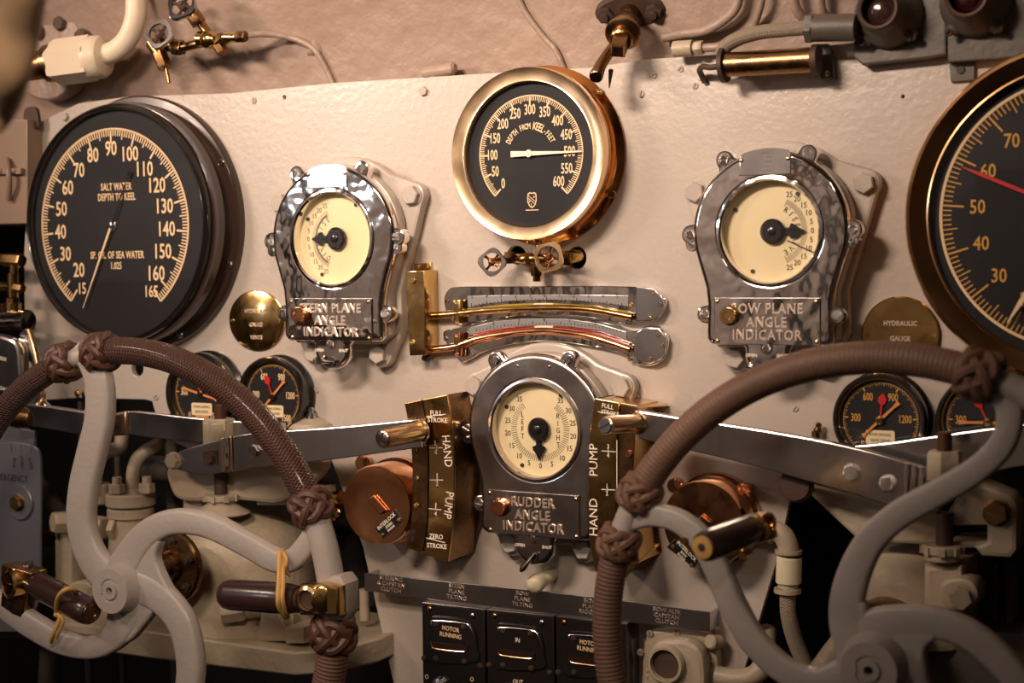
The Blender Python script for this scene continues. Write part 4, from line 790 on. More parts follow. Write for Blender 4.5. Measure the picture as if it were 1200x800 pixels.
bm = NB(); a = P(257, 524, .062); cyl(bm, a, (0, 0, 1), 18.5 * S(257, 510, .062), .036, 20, .003); part('sleeve', bm, 'cream_paint', g)
bm = NB(); a = P(257, 503, .062); hexn(bm, a, (0, 0, 1), 19 * S(257, 500, .062), .015); part('nut', bm, 'cream_paint', g)
bm = NB(); vcyl(bm, 258, 545, 585, .064, 7.5); part('stem', bm, 'dull_iron', g)
bm = NB(); vcyl(bm, 259, 579, 586, .064, 19.5, bev=.001); vcyl(bm, 259, 585, 592, .064, 17, bev=.001); part('gland_nut', bm, 'cream_paint', g)
for i in range(8):
    t = i * PI / 4 + .2; a = P(259, 586, .064); k = S(259, 586, .064); bm = NB(); box(bm, a + V((math.cos(t) * 19 * k, math.sin(t) * 19 * k, .004)), (.006, .006, .008), Matrix.Rotation(t, 3, 'Z')); part('castellation', bm, 'cream_paint', g)
bm = NB(); vcyl(bm, 259, 590, 602, .064, 20, 34, bev=.002); part('gland', bm, 'cream_paint', g)
# casing: a big upright rounded drum blended into a box foot
a = P(292, 736, .0); k = S(290, 660, .015)
bm = NB(); lathe(bm, a, (0, 0, 1), [(84 * k, 0), (84 * k, 90 * k), (82 * k, 106 * k), (74 * k, 122 * k), (58 * k, 133 * k), (34 * k, 140 * k), (0, 141 * k)], 48, sq=1.0); part('casing', bm, 'cream_paint', g)
bm = NB(); pbox(bm, 218, 700, 300, 734, .01, .075, .006); part('foot_block', bm, 'cream_paint', g)
bm = NB(); pplate(bm, [[(300, 752), (306, 714), (326, 714), (344, 752)]], .03, .085, .004); part('gusset', bm, 'cream_paint', g)
bm = NB(); pbox(bm, 334, 735, 356, 754, .03, .09, .002); part('foot', bm, 'cream_paint', g)
bm = NB(); vcyl(bm, 340, 718, 736, .065, 9, seg=6); part('bolt', bm, 'cream_paint', g)
bm = NB(); hexn(bm, P(262, 718, .10), (.95, .35, .15), 12.5 * S(262, 718, .1), .03); part('port_plug', bm, 'cream_paint', g)
bm = NB(); cyl(bm, P(272, 717, .09), (.95, .45, .1), 10 * S(262, 718, .1), .06, 16); part('port', bm, 'cream_paint', g)
# bronze bearing flange with bolts
c = P(204, 663, .125); k = S(204, 663, .125)
bm = NB(); lathe(bm, P(218, 663, .02), P(206, 663, .118) - P(218, 663, .02), [(40 * k, 0), (40 * k, .098)], 40); part('bearing_boss', bm, 'cream_paint', g)
ax = V((-.1, -1, 0)).normalized(); bm = NB(); lathe(bm, c, ax, [(43 * k, 0), (43 * k, .006), (41 * k, .009), (20 * k, .010), (18 * k, .02), (0, .02)], 48); fl = part('flange', bm, 'aged_brass', g, label='bronze bearing flange')
for i in range(6): t = i * PI / 3 + .35; fast('nutstud', fl, c + V((math.cos(t) * 32 * k, -.009, math.sin(t) * 32 * k)), 5.5 * k, 'dull_iron')
bm = NB(); cyl(bm, c, OUT, 10 * k, .10, 20); part('wheel_shaft', bm, 'dull_iron', g)
# bracket behind the lever
bm = NB(); pplate(bm, [spline([(197, 545), (240, 540), (300, 540), (372, 536), (370, 560), (330, 588), (298, 588), (260, 585), (232, 588), (208, 585), (198, 570)], 3, True)], .03, .055, .006); part('lever_bracket', bm, 'cream_paint', g)
bm = NB(); pbox(bm, 300, 572, 372, 592, .0, .045, .003); part('bracket_foot', bm, 'cream_paint', g)
bm = NB(); pbox(bm, 214, 578, 236, 602, .01, .04, .003); part('bracket_foot', bm, 'cream_paint', g)
# bed plate
bm = NB(); a0, a1, a2, a3 = P(95, 735, .115), P(345, 770, .115), P(440, 752, .04), P(440, 782, .04)
A_ = [(60, 728), (180, 740), (345, 764), (395, 760), (442, 748)]; B_ = [(60, 755), (180, 772), (345, 792), (395, 788), (442, 776)]; hs = (.11, .11, .11, .09, .04)
L = []
for (x, y), (x2, y2), hh in zip(A_, B_, hs): t_, b_ = P(x, y, hh), P(x2, y2, hh); b_ = V((t_.x, t_.y, b_.z)); L.append([t_, b_, V((b_.x, .12, b_.z)), V((t_.x, .12, t_.z))])
loft(bm, L); single('bed_plate', 'cream painted bed plate under the left valve', 'bed plate', bm, 'cream_paint', P(345, 790, .1), bevel=.003)
# second, smaller valve at left
g = thing('hydraulic_valve', 'cream flanged valve with two bent pipes left of the threaded stem', 'valve', P(150, 700, .02))
for y0, y1, r in ((577, 592, 29), (594, 606, 27)): bm = NB(); vcyl(bm, 153, y0, y1, .03, r, bev=.002, seg=32); part('flange', bm, 'cream_paint', g)
bm = NB(); vcyl(bm, 153, 604, 700, .03, 24, 30, bev=.002); part('body', bm, 'cream_paint', g)
bm = NB(); ptube(bm, [(156, 580, .03), (156, 556, .03), (160, 540, .025), (170, 529, .015), (184, 520, 0), (190, 505, -.02)], 8, 6, 16); part('bent_pipe', bm, 'cream_paint', g)
bm = NB(); vcyl(bm, 157, 572, 578, .03, 11); part('pipe_collar', bm, 'cream_paint', g)
bm = NB(); ptube(bm, [(112, 580, .02), (112, 552, .02), (117, 536, .015), (128, 528, .01), (141, 524, 0), (143, 510, -.01)], 8.5, 6, 16); part('bent_pipe', bm, 'cream_paint', g)
for x, y, hh in ((137, 578, .05), (172, 577, .04)):
    bm = NB(); vcyl(bm, x, y - 11, y, hh, 9.5, seg=6, bev=.001); part('nut', bm, 'cream_paint', g); bm = NB(); vcyl(bm, x, y - 19, y - 10, hh, 5.5); part('stud', bm, 'cream_paint', g)
bm = NB(); ptube(bm, [(82, 612, .05), (150, 622, .03)], 13, 1, 16); part('side_port', bm, 'cream_paint', g)
bm = NB(); hexn(bm, P(84, 611, .05), P(66, 612, .07) - P(84, 611, .05), 13 * S(70, 612, .05), .028); part('port_plug', bm, 'cream_paint', g)
bm = NB(); cyl(bm, P(68, 612, .07), P(66, 612, .07) - P(84, 611, .05), 6 * S(70, 612, .05), .006, 14, .001); part('stud', bm, 'cream_paint', g)
for x in (116, 132): bm = NB(); hexn(bm, P(x, 619, .055), (1, .1, 0), 13 * S(120, 620, .05), .010); part('hex_collar', bm, 'cream_paint', g)
bm = NB(); vcyl(bm, 112, 566, 590, .01, 17, bev=.002); part('flange', bm, 'cream_paint', g)
bm = NB(); pbox(bm, 64, 625, 84, 688, .02, .05, .003); part('leg', bm, 'cream_paint', g)
bm = NB(); ptube(bm, [(58, 686, .04), (96, 690, .04)], 9, 1, 14); part('pipe', bm, 'cream_paint', g)
bm = NB(); pplate(bm, [spline([(70, 692), (96, 680), (112, 692), (128, 722), (110, 738), (70, 728)], 3, True)], .03, .06, .004); part('foot', bm, 'cream_paint', g); pfast('hex', g, 108, 694, .06, 6, 'cream_paint')
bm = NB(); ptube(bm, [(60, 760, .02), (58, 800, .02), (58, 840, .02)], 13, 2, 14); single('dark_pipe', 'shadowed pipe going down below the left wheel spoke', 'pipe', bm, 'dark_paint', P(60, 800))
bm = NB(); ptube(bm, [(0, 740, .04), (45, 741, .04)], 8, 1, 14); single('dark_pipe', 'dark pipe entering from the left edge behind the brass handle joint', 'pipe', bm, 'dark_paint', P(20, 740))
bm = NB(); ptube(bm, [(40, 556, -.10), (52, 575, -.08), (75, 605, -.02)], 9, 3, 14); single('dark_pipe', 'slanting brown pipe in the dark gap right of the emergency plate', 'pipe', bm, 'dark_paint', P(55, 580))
bm = NB(); ptube(bm, [(50, 628, -.02), (85, 628, -.02)], 11, 1, 14); single('dark_pipe', 'short brown pipe right of the emergency plate below the slanting pipe', 'pipe', bm, 'aged_brass', P(60, 628))
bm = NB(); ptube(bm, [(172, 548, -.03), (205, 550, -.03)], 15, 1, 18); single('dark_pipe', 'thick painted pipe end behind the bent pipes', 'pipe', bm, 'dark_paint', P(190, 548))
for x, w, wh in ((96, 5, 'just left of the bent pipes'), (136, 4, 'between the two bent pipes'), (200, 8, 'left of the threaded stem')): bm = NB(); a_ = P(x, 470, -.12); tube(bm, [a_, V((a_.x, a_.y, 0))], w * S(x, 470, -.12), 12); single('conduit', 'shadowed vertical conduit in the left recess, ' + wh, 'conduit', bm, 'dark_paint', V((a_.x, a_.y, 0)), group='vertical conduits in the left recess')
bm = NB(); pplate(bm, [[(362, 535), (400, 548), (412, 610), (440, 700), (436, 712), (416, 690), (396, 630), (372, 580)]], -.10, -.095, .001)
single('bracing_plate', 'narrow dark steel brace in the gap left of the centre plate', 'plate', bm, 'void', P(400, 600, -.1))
bm = NB(); vcyl(bm, 427, 690, 726, -.03, 6); single('bolt_stud', 'painted stud standing at the left edge of the centre plate', 'stud', bm, 'cream_paint', P(427, 726, -.03))
bm = NB(); vcyl(bm, 364, 484, 499, .01, 6); vcyl(bm, 364, 481, 486, .01, 3.6); lathe(bm, P(364, 482, .01), (0, 0, 1), [(3, 0), (3, 0)] if False else [(.004, 0), (.005, .003), (.003, .006)], 10); single('grease_nipple', 'small grease nipple above the left lever beside a small gauge', 'fitting', bm, 'steel', P(364, 499, .01))
bm = NB(); lathe(bm, P(366, 500, .0), (0, 0, 1), [(.035, 0), (.032, .006), (.02, .012), (.01, .014)], 24); single('cap', 'cream painted cap under the grease nipple', 'cap', bm, 'cream_paint', P(366, 500))
bm = NB(); vcyl(bm, 956, 505, 520, .01, 5); lathe(bm, P(957, 508, .01), (.25, 0, 1), [(.003, 0), (.005, .004), (.003, .008), (.004, .010), (.002, .013)], 10); single('grease_nipple', 'small grease nipple above the right lever left of the gauge', 'fitting', bm, 'aged_brass', P(957, 512, .01))
# ================================================================ machinery, right
g = thing('hydraulic_valve', 'large cream valve body with a threaded stem behind the right wheel', 'valve', P(1070, 740, .03))
bm = NB(); vcyl(bm, 1107, 506, 535, .10, 8); part('threaded_stem', bm, 'rust_thread', g)
bm = NB()
for i in range(7): y = 507 + i * 3.2; vcyl(bm, 1107, y, y + 1.7, .10, 9, seg=16)
part('thread', bm, 'rust_thread', g, kind='stuff')
bm = NB(); a = P(1107, 562, .10); hexn(bm, a, (0, 0, 1), 21 * S(1107, 545, .1), .030); part('nut', bm, 'cream_paint', g)
bm = NB(); vcyl(bm, 1107, 600, 642, .08, 10); part('stem', bm, 'dull_iron', g)
bm = NB(); vcyl(bm, 1104, 638, 648, .08, 23, bev=.001); vcyl(bm, 1104, 646, 656, .08, 20, bev=.001); part('gland_nut', bm, 'cream_paint', g)
for i in range(8):
    t = i * PI / 4 + .2; a = P(1104, 648, .08); k = S(1104, 648, .08); bm = NB(); box(bm, a + V((math.cos(t) * 22 * k, math.sin(t) * 22 * k, .004)), (.006, .006, .008), Matrix.Rotation(t, 3, 'Z')); part('castellation', bm, 'cream_paint', g)
bm = NB(); a = P(1072, 745, -.02); k = S(1072, 700, 0); lathe(bm, a, (0, 0, 1), [(72 * k, 0), (72 * k, 60 * k), (68 * k, 82 * k), (56 * k, 98 * k), (36 * k, 108 * k), (0, 111 * k)], 48); part('casing', bm, 'cream_paint', g)
bm = NB(); pbox(bm, 1082, 662, 1128, 716, 0, .085, .006); part('stem_block', bm, 'cream_paint', g)
bm = NB(); pplate(bm, [spline([(1100, 690), (1112, 678), (1134, 678), (1146, 692), (1140, 712), (1110, 714)], 3, True)], .05, .095, .004); part('boss', bm, 'cream_paint', g); pfast('hex', g, 1127, 700, .095, 14, 'cream_paint')
bm = NB(); lathe(bm, P(1048, 735, .02), OUT, [(42 * k, 0), (42 * k, .07), (40 * k, .075), (0, .076)], 40); part('flange', bm, 'aged_brass', g, label='bronze bearing flange')
bm = NB(); cyl(bm, P(1044, 760, .02), OUT, 12 * k, .12, 20); part('wheel_shaft', bm, 'dull_iron', g)
bm = NB(); pplate(bm, [[(935, 566), (1040, 590), (1110, 606), (1112, 640), (1040, 636), (1002, 630), (970, 600)]], .02, .04, .004); part('gusset', bm, 'cream_paint', g)
bm = NB(); pplate(bm, [[(1128, 572), (1150, 566), (1184, 580), (1192, 592), (1192, 644), (1184, 654), (1150, 652), (1140, 640), (1156, 634), (1156, 616), (1110, 616), (1110, 600)]], .03, .075, .005); part('bracket', bm, 'cream_paint', g); pfast('hex', g, 1168, 600, .075, 15, 'aged_brass')
bm = NB(); pbox(bm, 1112, 634, 1156, 642, .01, .07, .002); part('rib', bm, 'cream_paint', g)
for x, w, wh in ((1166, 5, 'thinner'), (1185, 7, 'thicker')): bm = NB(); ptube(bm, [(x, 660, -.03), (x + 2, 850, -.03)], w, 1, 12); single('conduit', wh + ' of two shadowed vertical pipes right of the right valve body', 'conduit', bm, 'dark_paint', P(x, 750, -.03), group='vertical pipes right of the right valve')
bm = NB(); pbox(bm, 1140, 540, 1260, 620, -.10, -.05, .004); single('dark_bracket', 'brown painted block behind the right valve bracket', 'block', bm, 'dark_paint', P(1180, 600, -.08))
bm = NB(); ptube(bm, [(1010, 725, .02), (960, 790, .02), (930, 850, .02)], 15, 3, 16); single('dark_pipe', 'painted pipe slanting down behind the right wheel hub', 'pipe', bm, 'cream_paint', P(980, 760))
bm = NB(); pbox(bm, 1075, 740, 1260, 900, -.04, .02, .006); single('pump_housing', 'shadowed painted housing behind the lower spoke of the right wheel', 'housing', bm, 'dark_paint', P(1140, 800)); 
# ================================================================ the two handwheels
def fit(pts, h):
    Q = [P(x, y, h) for x, y in pts]; n = len(Q)
    mx = sum(q.x for q in Q) / n; mz = sum(q.z for q in Q) / n
    Suu = Suv = Svv = Su = Sv = 0
    for q in Q:
        u, v = q.x - mx, q.z - mz; Suu += u * u; Suv += u * v; Svv += v * v; Su += u * (u * u + v * v) / 2; Sv += v * (u * u + v * v) / 2
    d = Suu * Svv - Suv * Suv; a, b = (Su * Svv - Sv * Suv) / d, (Sv * Suu - Su * Suv) / d
    return V((mx + a, -h, mz + b)), math.sqrt(a * a + b * b + (Suu + Svv) / n)
def blade(bm, pts, h, tk, n=8, seg=16):
    """flat rounded spoke through (px, py, full width px) points, tk = depth in metres"""
    R2 = spline([(x, y, w) for x, y, w in pts], n); L = []
    for i, (x, y, w) in enumerate(R2):
        u = V(R2[min(i + 1, len(R2) - 1)][:2]) - V(R2[max(i - 1, 0)][:2]); u.normalize(); a, b = P(x - u.y * w / 2, y + u.x * w / 2, h), P(x + u.y * w / 2, y - u.x * w / 2, h)
        p, s = (a + b) / 2, (a - b) / 2; o = OUT
        L.append([p + s * (abs(math.cos(t)) ** .42) * (1 if math.cos(t) > 0 else -1) + o * tk / 2 * (abs(math.sin(t)) ** .6) * (1 if math.sin(t) > 0 else -1) for t in [2 * PI * j / seg for j in range(seg)]])
    loft(bm, L)
def turks_head(name, parent, c, t, r, m, wd=1.15, lead=4, bights=7):
    t, u, w = frame(t); bm = NB(); n = 260; pts = []
    for i in range(n):
        ph = 2 * PI * lead * i / n; q = ph * bights / lead; R = r * (1.16 + .09 * math.sin(2 * q)); a = r * wd * .72 * math.cos(q) ; R *= 1 - .13 * math.cos(q) ** 2
        pts.append(c + (u * math.cos(ph) + w * math.sin(ph)) * R + t * a)
    tube(bm, pts, r * .33, 8, closed=True)
    k = part(name, bm, m, parent)
    bm = NB(); tube(bm, [c + t * r * x for x in (-wd * .8, -wd * .55, 0, wd * .55, wd * .8)], [r * 1.0, r * 1.12, r * 1.22, r * 1.12, r * 1.0], 20); part('knot_core', bm, m, k)
def wheel(label, rimpts, h, wraps, bare, knots, spokes, hubp, hub_r, web, base):
    g = thing('handwheel', label, 'wheel', P(*hubp, h)); c, R = fit(rimpts, h)
    ang = lambda x, y: (lambda q: math.atan2(q.z - c.z, q.x - c.x))(P(x, y, h))
    def pt(a): return V((c.x + R * math.cos(a), -h, c.z + R * math.sin(a)))
    def arcp(a0, a1, n): return [pt(a0 + (a1 - a0) * i / n) for i in range(n + 1)]
    def span(a, b):
        a0, a1 = ang(*a), ang(*b)
        while a1 > a0: a1 -= 2 * PI                # always clockwise as seen
        return a0, a1
    k = S(*rimpts[3], h)
    for a, b, m, r in wraps:
        a0, a1 = (a, b) if not isinstance(a, tuple) else span(a, b); n = max(8, int(abs(a1 - a0) * R / .0025)) if m.startswith('cord') else max(8, int(abs(a1 - a0) * 40))
        bm = NB()
        if m.startswith('cord'):                   # round cord served tightly about the rim, one turn after the other
            n = int(abs(a1 - a0) * R / .0011); rs = [r * k * (1 + (.035 if m == 'cord_wrap' else .014) * math.cos(i * PI / 2)) for i in range(n + 1)]
            tube(bm, arcp(a0, a1, n), rs, 20)
        else: tube(bm, arcp(a0, a1, n), r * k, 24, uv=True)
        part('rim_wrap', bm, m, g, sharp=80, label={'leather': None, 'cord_wrap': 'cord-served rim wrap', 'cord_pale': 'brown leather rim wrap'}.get(m))
    for a, b, r in bare:
        a0, a1 = (a, b) if not isinstance(a, tuple) else span(a, b); bm = NB(); tube(bm, arcp(a0, a1, max(8, int(abs(a1 - a0) * 40))), r * k, 20); part('rim', bm, 'grey_paint', g)
    for x, y, r, m in knots:
        a = ang(x, y); turks_head('knot', g, pt(a), V((-math.sin(a), 0, math.cos(a))), r * k, m)
    for s in spokes: bm = NB(); blade(bm, [(x, y, w * 1.10) for x, y, w in s], h, 20 * k); part('spoke', bm, 'grey_paint', g)
    bm = NB(); plate(bm, [out2(spline(web, 6, True), h + .007)], h - .0078, h + .0078, .004, 3); part('hub_web', bm, 'grey_paint', g, sharp=50)
    hc = P(*hubp, h); K = S(*hubp, h); r = hub_r * K
    bm = NB(); lathe(bm, hc, OUT, [(r * 1.12, -.018), (r * 1.2, -.012), (r * 1.2, .006), (r, .014), (r, .024), (r * .94, .028), (r * .50, .028), (r * .48, .0265), (r * .38, .0265), (r * .36, .029), (r * .16, .029), (r * .15, .020), (0, .020)], 48); hb = part('hub', bm, 'grey_paint', g, sharp=50)
    bm = NB(); cyl(bm, hc + OUT * .0195, OUT, r * .15, .002, 16); part('bore', bm, 'void', hb)
    bm = NB(); box(bm, hc + OUT * .027 + V((-r * .52, 0, 0)), (r * .22, .003, r * .3)); part('key', bm, 'grey_paint', hb)
    return g, c, R, pt, ang, k
H1 = .27
w1, c1, R1_, pt1, ang1, k1 = wheel('left painted handwheel with a leather-wrapped rim and S-shaped spokes', [(20, 468), (60, 432), (150, 407), (200, 417), (250, 445), (300, 495), (340, 550), (368, 600), (390, 690), (393, 745)], H1,
    [((125, 405), (365, 585), 'leather', 16.5), ((-60, 600), (72, 424), 'leather', 16.0), ((393, 745), (385, 850), 'cord_wrap', 18)],
    [((60, 432), (140, 405), 12), ((360, 575), (394, 755), 15.5), ((385, 845), (-50, 620), 12)],
    [(76, 422, 17, 'knot'), (118, 407, 17, 'knot'), (369, 592, 17, 'knot'), (393, 742, 18, 'knot')],
    [[(92, 408, 22), (108, 424, 24), (117, 450, 26), (117, 490, 27), (108, 530, 28), (99, 570, 28), (96, 610, 27), (105, 645, 28), (122, 670, 34), (145, 688, 44)],
     [(140, 685, 40), (152, 655, 34), (175, 625, 30), (205, 611, 28), (245, 615, 26), (290, 637, 25), (325, 656, 25), (345, 655, 24), (362, 636, 22), (376, 612, 20)],
     [(145, 685, 40), (172, 690, 36), (195, 705, 30), (214, 730, 27), (223, 765, 26), (223, 800, 26), (212, 850, 26)],
     [(150, 688, 44), (150, 715, 38), (138, 742, 30), (112, 757, 26), (75, 752, 25), (35, 730, 25), (0, 706, 24), (-40, 690, 24)]],
    (147, 687), 28, [(107, 640), (124, 658), (140, 652), (162, 630), (186, 632), (182, 655), (196, 688), (212, 712), (198, 724), (184, 714), (170, 730), (150, 752), (126, 758), (136, 735), (134, 712), (116, 690), (100, 665)], None)
H2 = .29
w2, c2, R2_, pt2, ang2, k2 = wheel('right painted handwheel with brown cord-wrapped rim, nearer the camera', [(712, 700), (722, 640), (752, 580), (800, 515), (870, 455), (950, 425), (1050, 420), (1130, 435)], H2,
    [((748, 582), (1140, 440), 'cord_pale', 18.5), ((706, 860), (722, 640), 'cord_wrap', 17.5)],
    [((718, 650), (760, 570), 15), ((1135, 438), (1260, 520), 15)],
    [(752, 580, 18, 'knot_pale'), (722, 634, 18, 'knot_pale'), (1146, 444, 20, 'knot_pale')],
    [[(1172, 455, 34), (1184, 480, 30), (1176, 518, 29), (1145, 550, 29), (1100, 577, 30), (1055, 602, 31), (1022, 632, 33), (1002, 670, 36), (993, 710, 38), (1000, 745, 44), (1020, 775, 56)],
     [(1010, 770, 50), (1020, 738, 42), (1050, 728, 36), (1090, 728, 33), (1130, 740, 32), (1165, 765, 32), (1195, 800, 32), (1215, 850, 32)],
     [(738, 606, 30), (765, 603, 25), (795, 610, 24), (822, 632, 25), (842, 668, 27), (860, 710, 28), (885, 752, 28), (922, 786, 28), (962, 798, 32), (1010, 785, 50)],
     [(1030, 770, 50), (1062, 790, 40), (1075, 820, 36), (1070, 860, 34)]],
    (1027, 777), 35, [(978, 700), (1012, 706), (1018, 722), (1040, 716), (1078, 712), (1098, 745), (1084, 762), (1086, 800), (1080, 840), (1040, 850), (1000, 830), (960, 812), (950, 790), (970, 786), (980, 765), (974, 735)], None)
# ---- folding handles
def handle(wheel_, grip, gr, joint, m_end, label=None):
    a, b = P(*grip[0]), P(*grip[1]); ax = (b - a); l = ax.length; ax.normalize(); k = S(*grip[1]); r = gr * k
    bm = NB(); lathe(bm, a, ax, [(r * .86, 0), (r * .9, l * .06), (r * .97, l * .12), (r, l * .3), (r, l * .9), (r * .93, l * .97), (r * .8, l)], 28); gp = part('grip', bm, 'wood_dark', wheel_, label='dark wooden folding grip')
    bm = NB(); lathe(bm, b, ax, [(r * .74, -.001), (r * .72, .002), (r * .3, .003), (r * .26, .0022), (0, .0022)], 24); part('end_cap', bm, m_end, gp)
    if m_end == 'horn': bm = NB(); lathe(bm, b + ax * .0022, ax, [(r * .27, 0), (r * .22, .0012)], 14); part('end_screw', bm, 'dull_iron', gp)
    return a, b, ax, r, gp
# left wheel, right-hand grip held up with string
a, b, ax, r, gp = handle(w1, ((350, 702, H1 + .02), (263, 696, H1 + .02)), 18, None, 'wood_dark')
k = S(365, 702, H1)
bm = NB(); tube(bm, [P(340, 702, H1 + .02), P(354, 702, H1 + .02)], [12 * k, 13 * k], 20); part('ferrule', bm, 'dull_iron', w1, label='dark ferrule')
bm = NB(); pplate(bm, [[(350, 685), (379, 684), (396, 688), (397, 722), (350, 721)]], H1 - .004, H1 + .028, .003); jt = part('hinge_block', bm, 'brass', w1, label='brass hinge block')
bm = NB(); ring(bm, P(362, 702, H1 + .028), OUT, [(16 * k, 0), (16 * k, .004), (12 * k, .006), (11 * k, 0)], 32); part('hinge_ring', bm, 'bright_brass', jt)
bm = NB(); cyl(bm, P(362, 702, H1 + .0285), OUT, 11 * k, .001, 24); part('hinge_hole', bm, 'dull_iron', jt)
bm = NB(); lathe(bm, P(381, 702, H1 + .024), (.5, -1, 0), [(17 * k, 0), (16 * k, .004), (13 * k, .006)], 28); part('hinge_boss', bm, 'brass', jt)
fast('screw', jt, P(372, 684, H1), 5 * k, 'brass', axis=(0, 0, 1))
# flat pad on the rim beside the hinge
bm = NB(); pplate(bm, [[(380, 676), (398, 674), (405, 684), (406, 718), (400, 728), (380, 728)]], H1 - .014, H1 + .015, .005); part('rim_pad', bm, 'grey_paint', w1)
# string
def string(pts, r, label, wheelpart=None, base=None):
    bm = NB(); ptube(bm, pts, r, 8, 8); return bm
bm = NB(); ptube(bm, [(328, 647, H1 + .018), (327, 680, H1 + .035), (326, 700, H1 + .044), (328, 713, H1 + .038), (336, 723, H1 + .02), (330, 714, H1), (326, 690, H1 - .01), (328, 655, H1 - .016), (331, 645, H1), (328, 647, H1 + .018)], 3.2, 8, 8)
ptube(bm, [(331, 646, H1 + .012), (332, 680, H1 + .034), (331, 700, H1 + .043), (334, 716, H1 + .034), (338, 722, H1 + .02)], 2.6, 8, 8)
ptube(bm, [(331, 646, H1 + .014), (336, 656, H1 + .02), (334, 668, H1 + .02), (340, 674, H1 + .01)], 2.2, 8, 8)
single('string_loop', 'pale yellow string loop tying the horizontal wooden grip to the spoke', 'string', bm, 'string', P(328, 680, H1))
# left wheel, left-hand grip
a, b, ax, r, gp = handle(w1, ((38, 682, H1), (107, 718, H1 + .03)), 16.5, None, 'aged_brass')
k = S(25, 685, H1)
bm = NB(); box(bm, P(28, 674, H1), (48 * k, 26 * k, 22 * k), Matrix.Rotation(D(8), 3, 'Y')); part('hinge_block', bm, 'aged_brass', w1, bevel=.002)
bm = NB(); ring(bm, P(16, 683, H1 + .012), (-.3, -1, .1), [(18 * k, -.012), (18 * k, .006), (13 * k, .008), (12 * k, -.01)], 32); part('hinge_ring', bm, 'brass', w1)
bm = NB(); cyl(bm, P(33, 662, H1 - .004), (0, -.2, 1), 7 * k, .003, 16); part('pivot_screw', bm, 'steel', w1)
bm = NB(); pplate(bm, [[(2, 690), (32, 694), (26, 726), (-2, 716)]], H1 - .010, H1 + .010, .003); part('rim_pad', bm, 'aged_brass', w1)
bm = NB(); ptube(bm, [(66, 718, H1 + .026), (68, 700, H1 + .046), (78, 690, H1 + .048), (88, 692, H1 + .03), (84, 700, H1 + .0), (70, 716, H1 + .01), (66, 720, H1 + .026)], 2.8, 8, 8); ptube(bm, [(66, 718, H1 + .028), (70, 724, H1 + .03), (63, 742, H1 + .03), (60, 752, H1 + .02)], 2.6, 6, 8); ptube(bm, [(67, 719, H1 + .03), (74, 728, H1 + .03), (66, 748, H1 + .024)], 2.0, 6, 8)
lathe(bm, P(66, 720, H1 + .028), OUT, [(.001, -.004), (.0045, 0), (.001, .004)], 10)
single('string_loop', 'yellow string knotted round the slanting wooden grip at lower left', 'string', bm, 'string', P(66, 720, H1))
# right wheel, grip pointing at the camera
a, b, ax, r, gp = handle(w2, ((884, 618, H2 - .02), (824, 641, H2 + .065)), 19, None, 'horn')
k = S(890, 610, H2)
bm = NB(); tube(bm, [P(880, 620, H2 - .015), P(890, 616, H2 - .03)], [19 * k, 16 * k], 24); jt = part('hinge_block', bm, 'brass', w2, label='brass hinge block')
bm = NB(); ring(bm, P(891, 612, H2 - .03), (.9, -.5, .1), [(13 * k, 0), (13 * k, .012), (9 * k, .014), (8 * k, 0)], 24); part('hinge_ring', bm, 'bright_brass', jt)
bm = NB(); pplate(bm, [[(820, 650), (842, 668), (858, 655), (880, 640), (905, 632), (900, 612), (872, 606), (845, 618)]], H2 - .04, H2 - .018, .003); part('hinge_plate', bm, 'brass', jt)
bm = NB(); cyl(bm, P(872, 650, H2 - .02), OUT, 6 * k, .006, 14, .001); part('hinge_screw', bm, 'brass', jt)
bm = NB(); cyl(bm, P(806, 632, H2), OUT, 5 * k, .010, 14, .001); part('hinge_screw', bm, 'brass', jt)
# ================================================================ overhead fittings, top and left edge
hh = hull_h
H0 = hh(110, 40) + .04
g = thing('overhead_pipe', 'thick cream pipe with a large hex union nut, top left', 'pipe', P(90, 70, H0))
bm = NB(); ptube(bm, [(160, -330, H0), (160, -60, H0), (160, 0, H0), (158, 25, H0), (148, 48, H0), (130, 62, H0), (100, 67, H0)], 12.5, 8, 24); part('bent_pipe', bm, 'lit_paint', g)
a, b = P(122, 66, H0), P(62, 74, H0 + .015); ax = (b - a).normalized(); k = S(90, 70, H0); l = (b - a).length
bm = NB(); lathe(bm, a, ax, [(14 * k, -.004), (22 * k, 0), (25 * k, .006), (25 * k, .022)], 24); part('nut_shoulder', bm, 'lit_paint', g)
bm = NB(); hexn(bm, a + ax * .018, ax, 27 * k, l - .02, rot=.3); part('union_nut', bm, 'lit_paint', g)
bm = NB(); lathe(bm, b - ax * .004, ax, [(22 * k, 0), (22 * k, .012), (17 * k, .014), (17 * k, .05)], 24); part('spigot', bm, 'aged_brass', g)
c = P(62, 62, hh(62, 62)); g = thing('pipe_flange', 'round painted flange with hex bolts behind the cream pipe nut', 'flange', c)
bm = NB(); lathe(bm, c + V((0, .01, 0)), OUT, [(58 * k, 0), (58 * k, .020), (56 * k, .023)], 48); part('disc', bm, 'hull', g)
for x, y in ((54, 40), (79, 29), (104, 44), (116, 60)): fast('hex', g, V((P(x, y, -c.y).x, c.y - .013, P(x, y, -c.y).z)), 8.5 * k, 'hull')
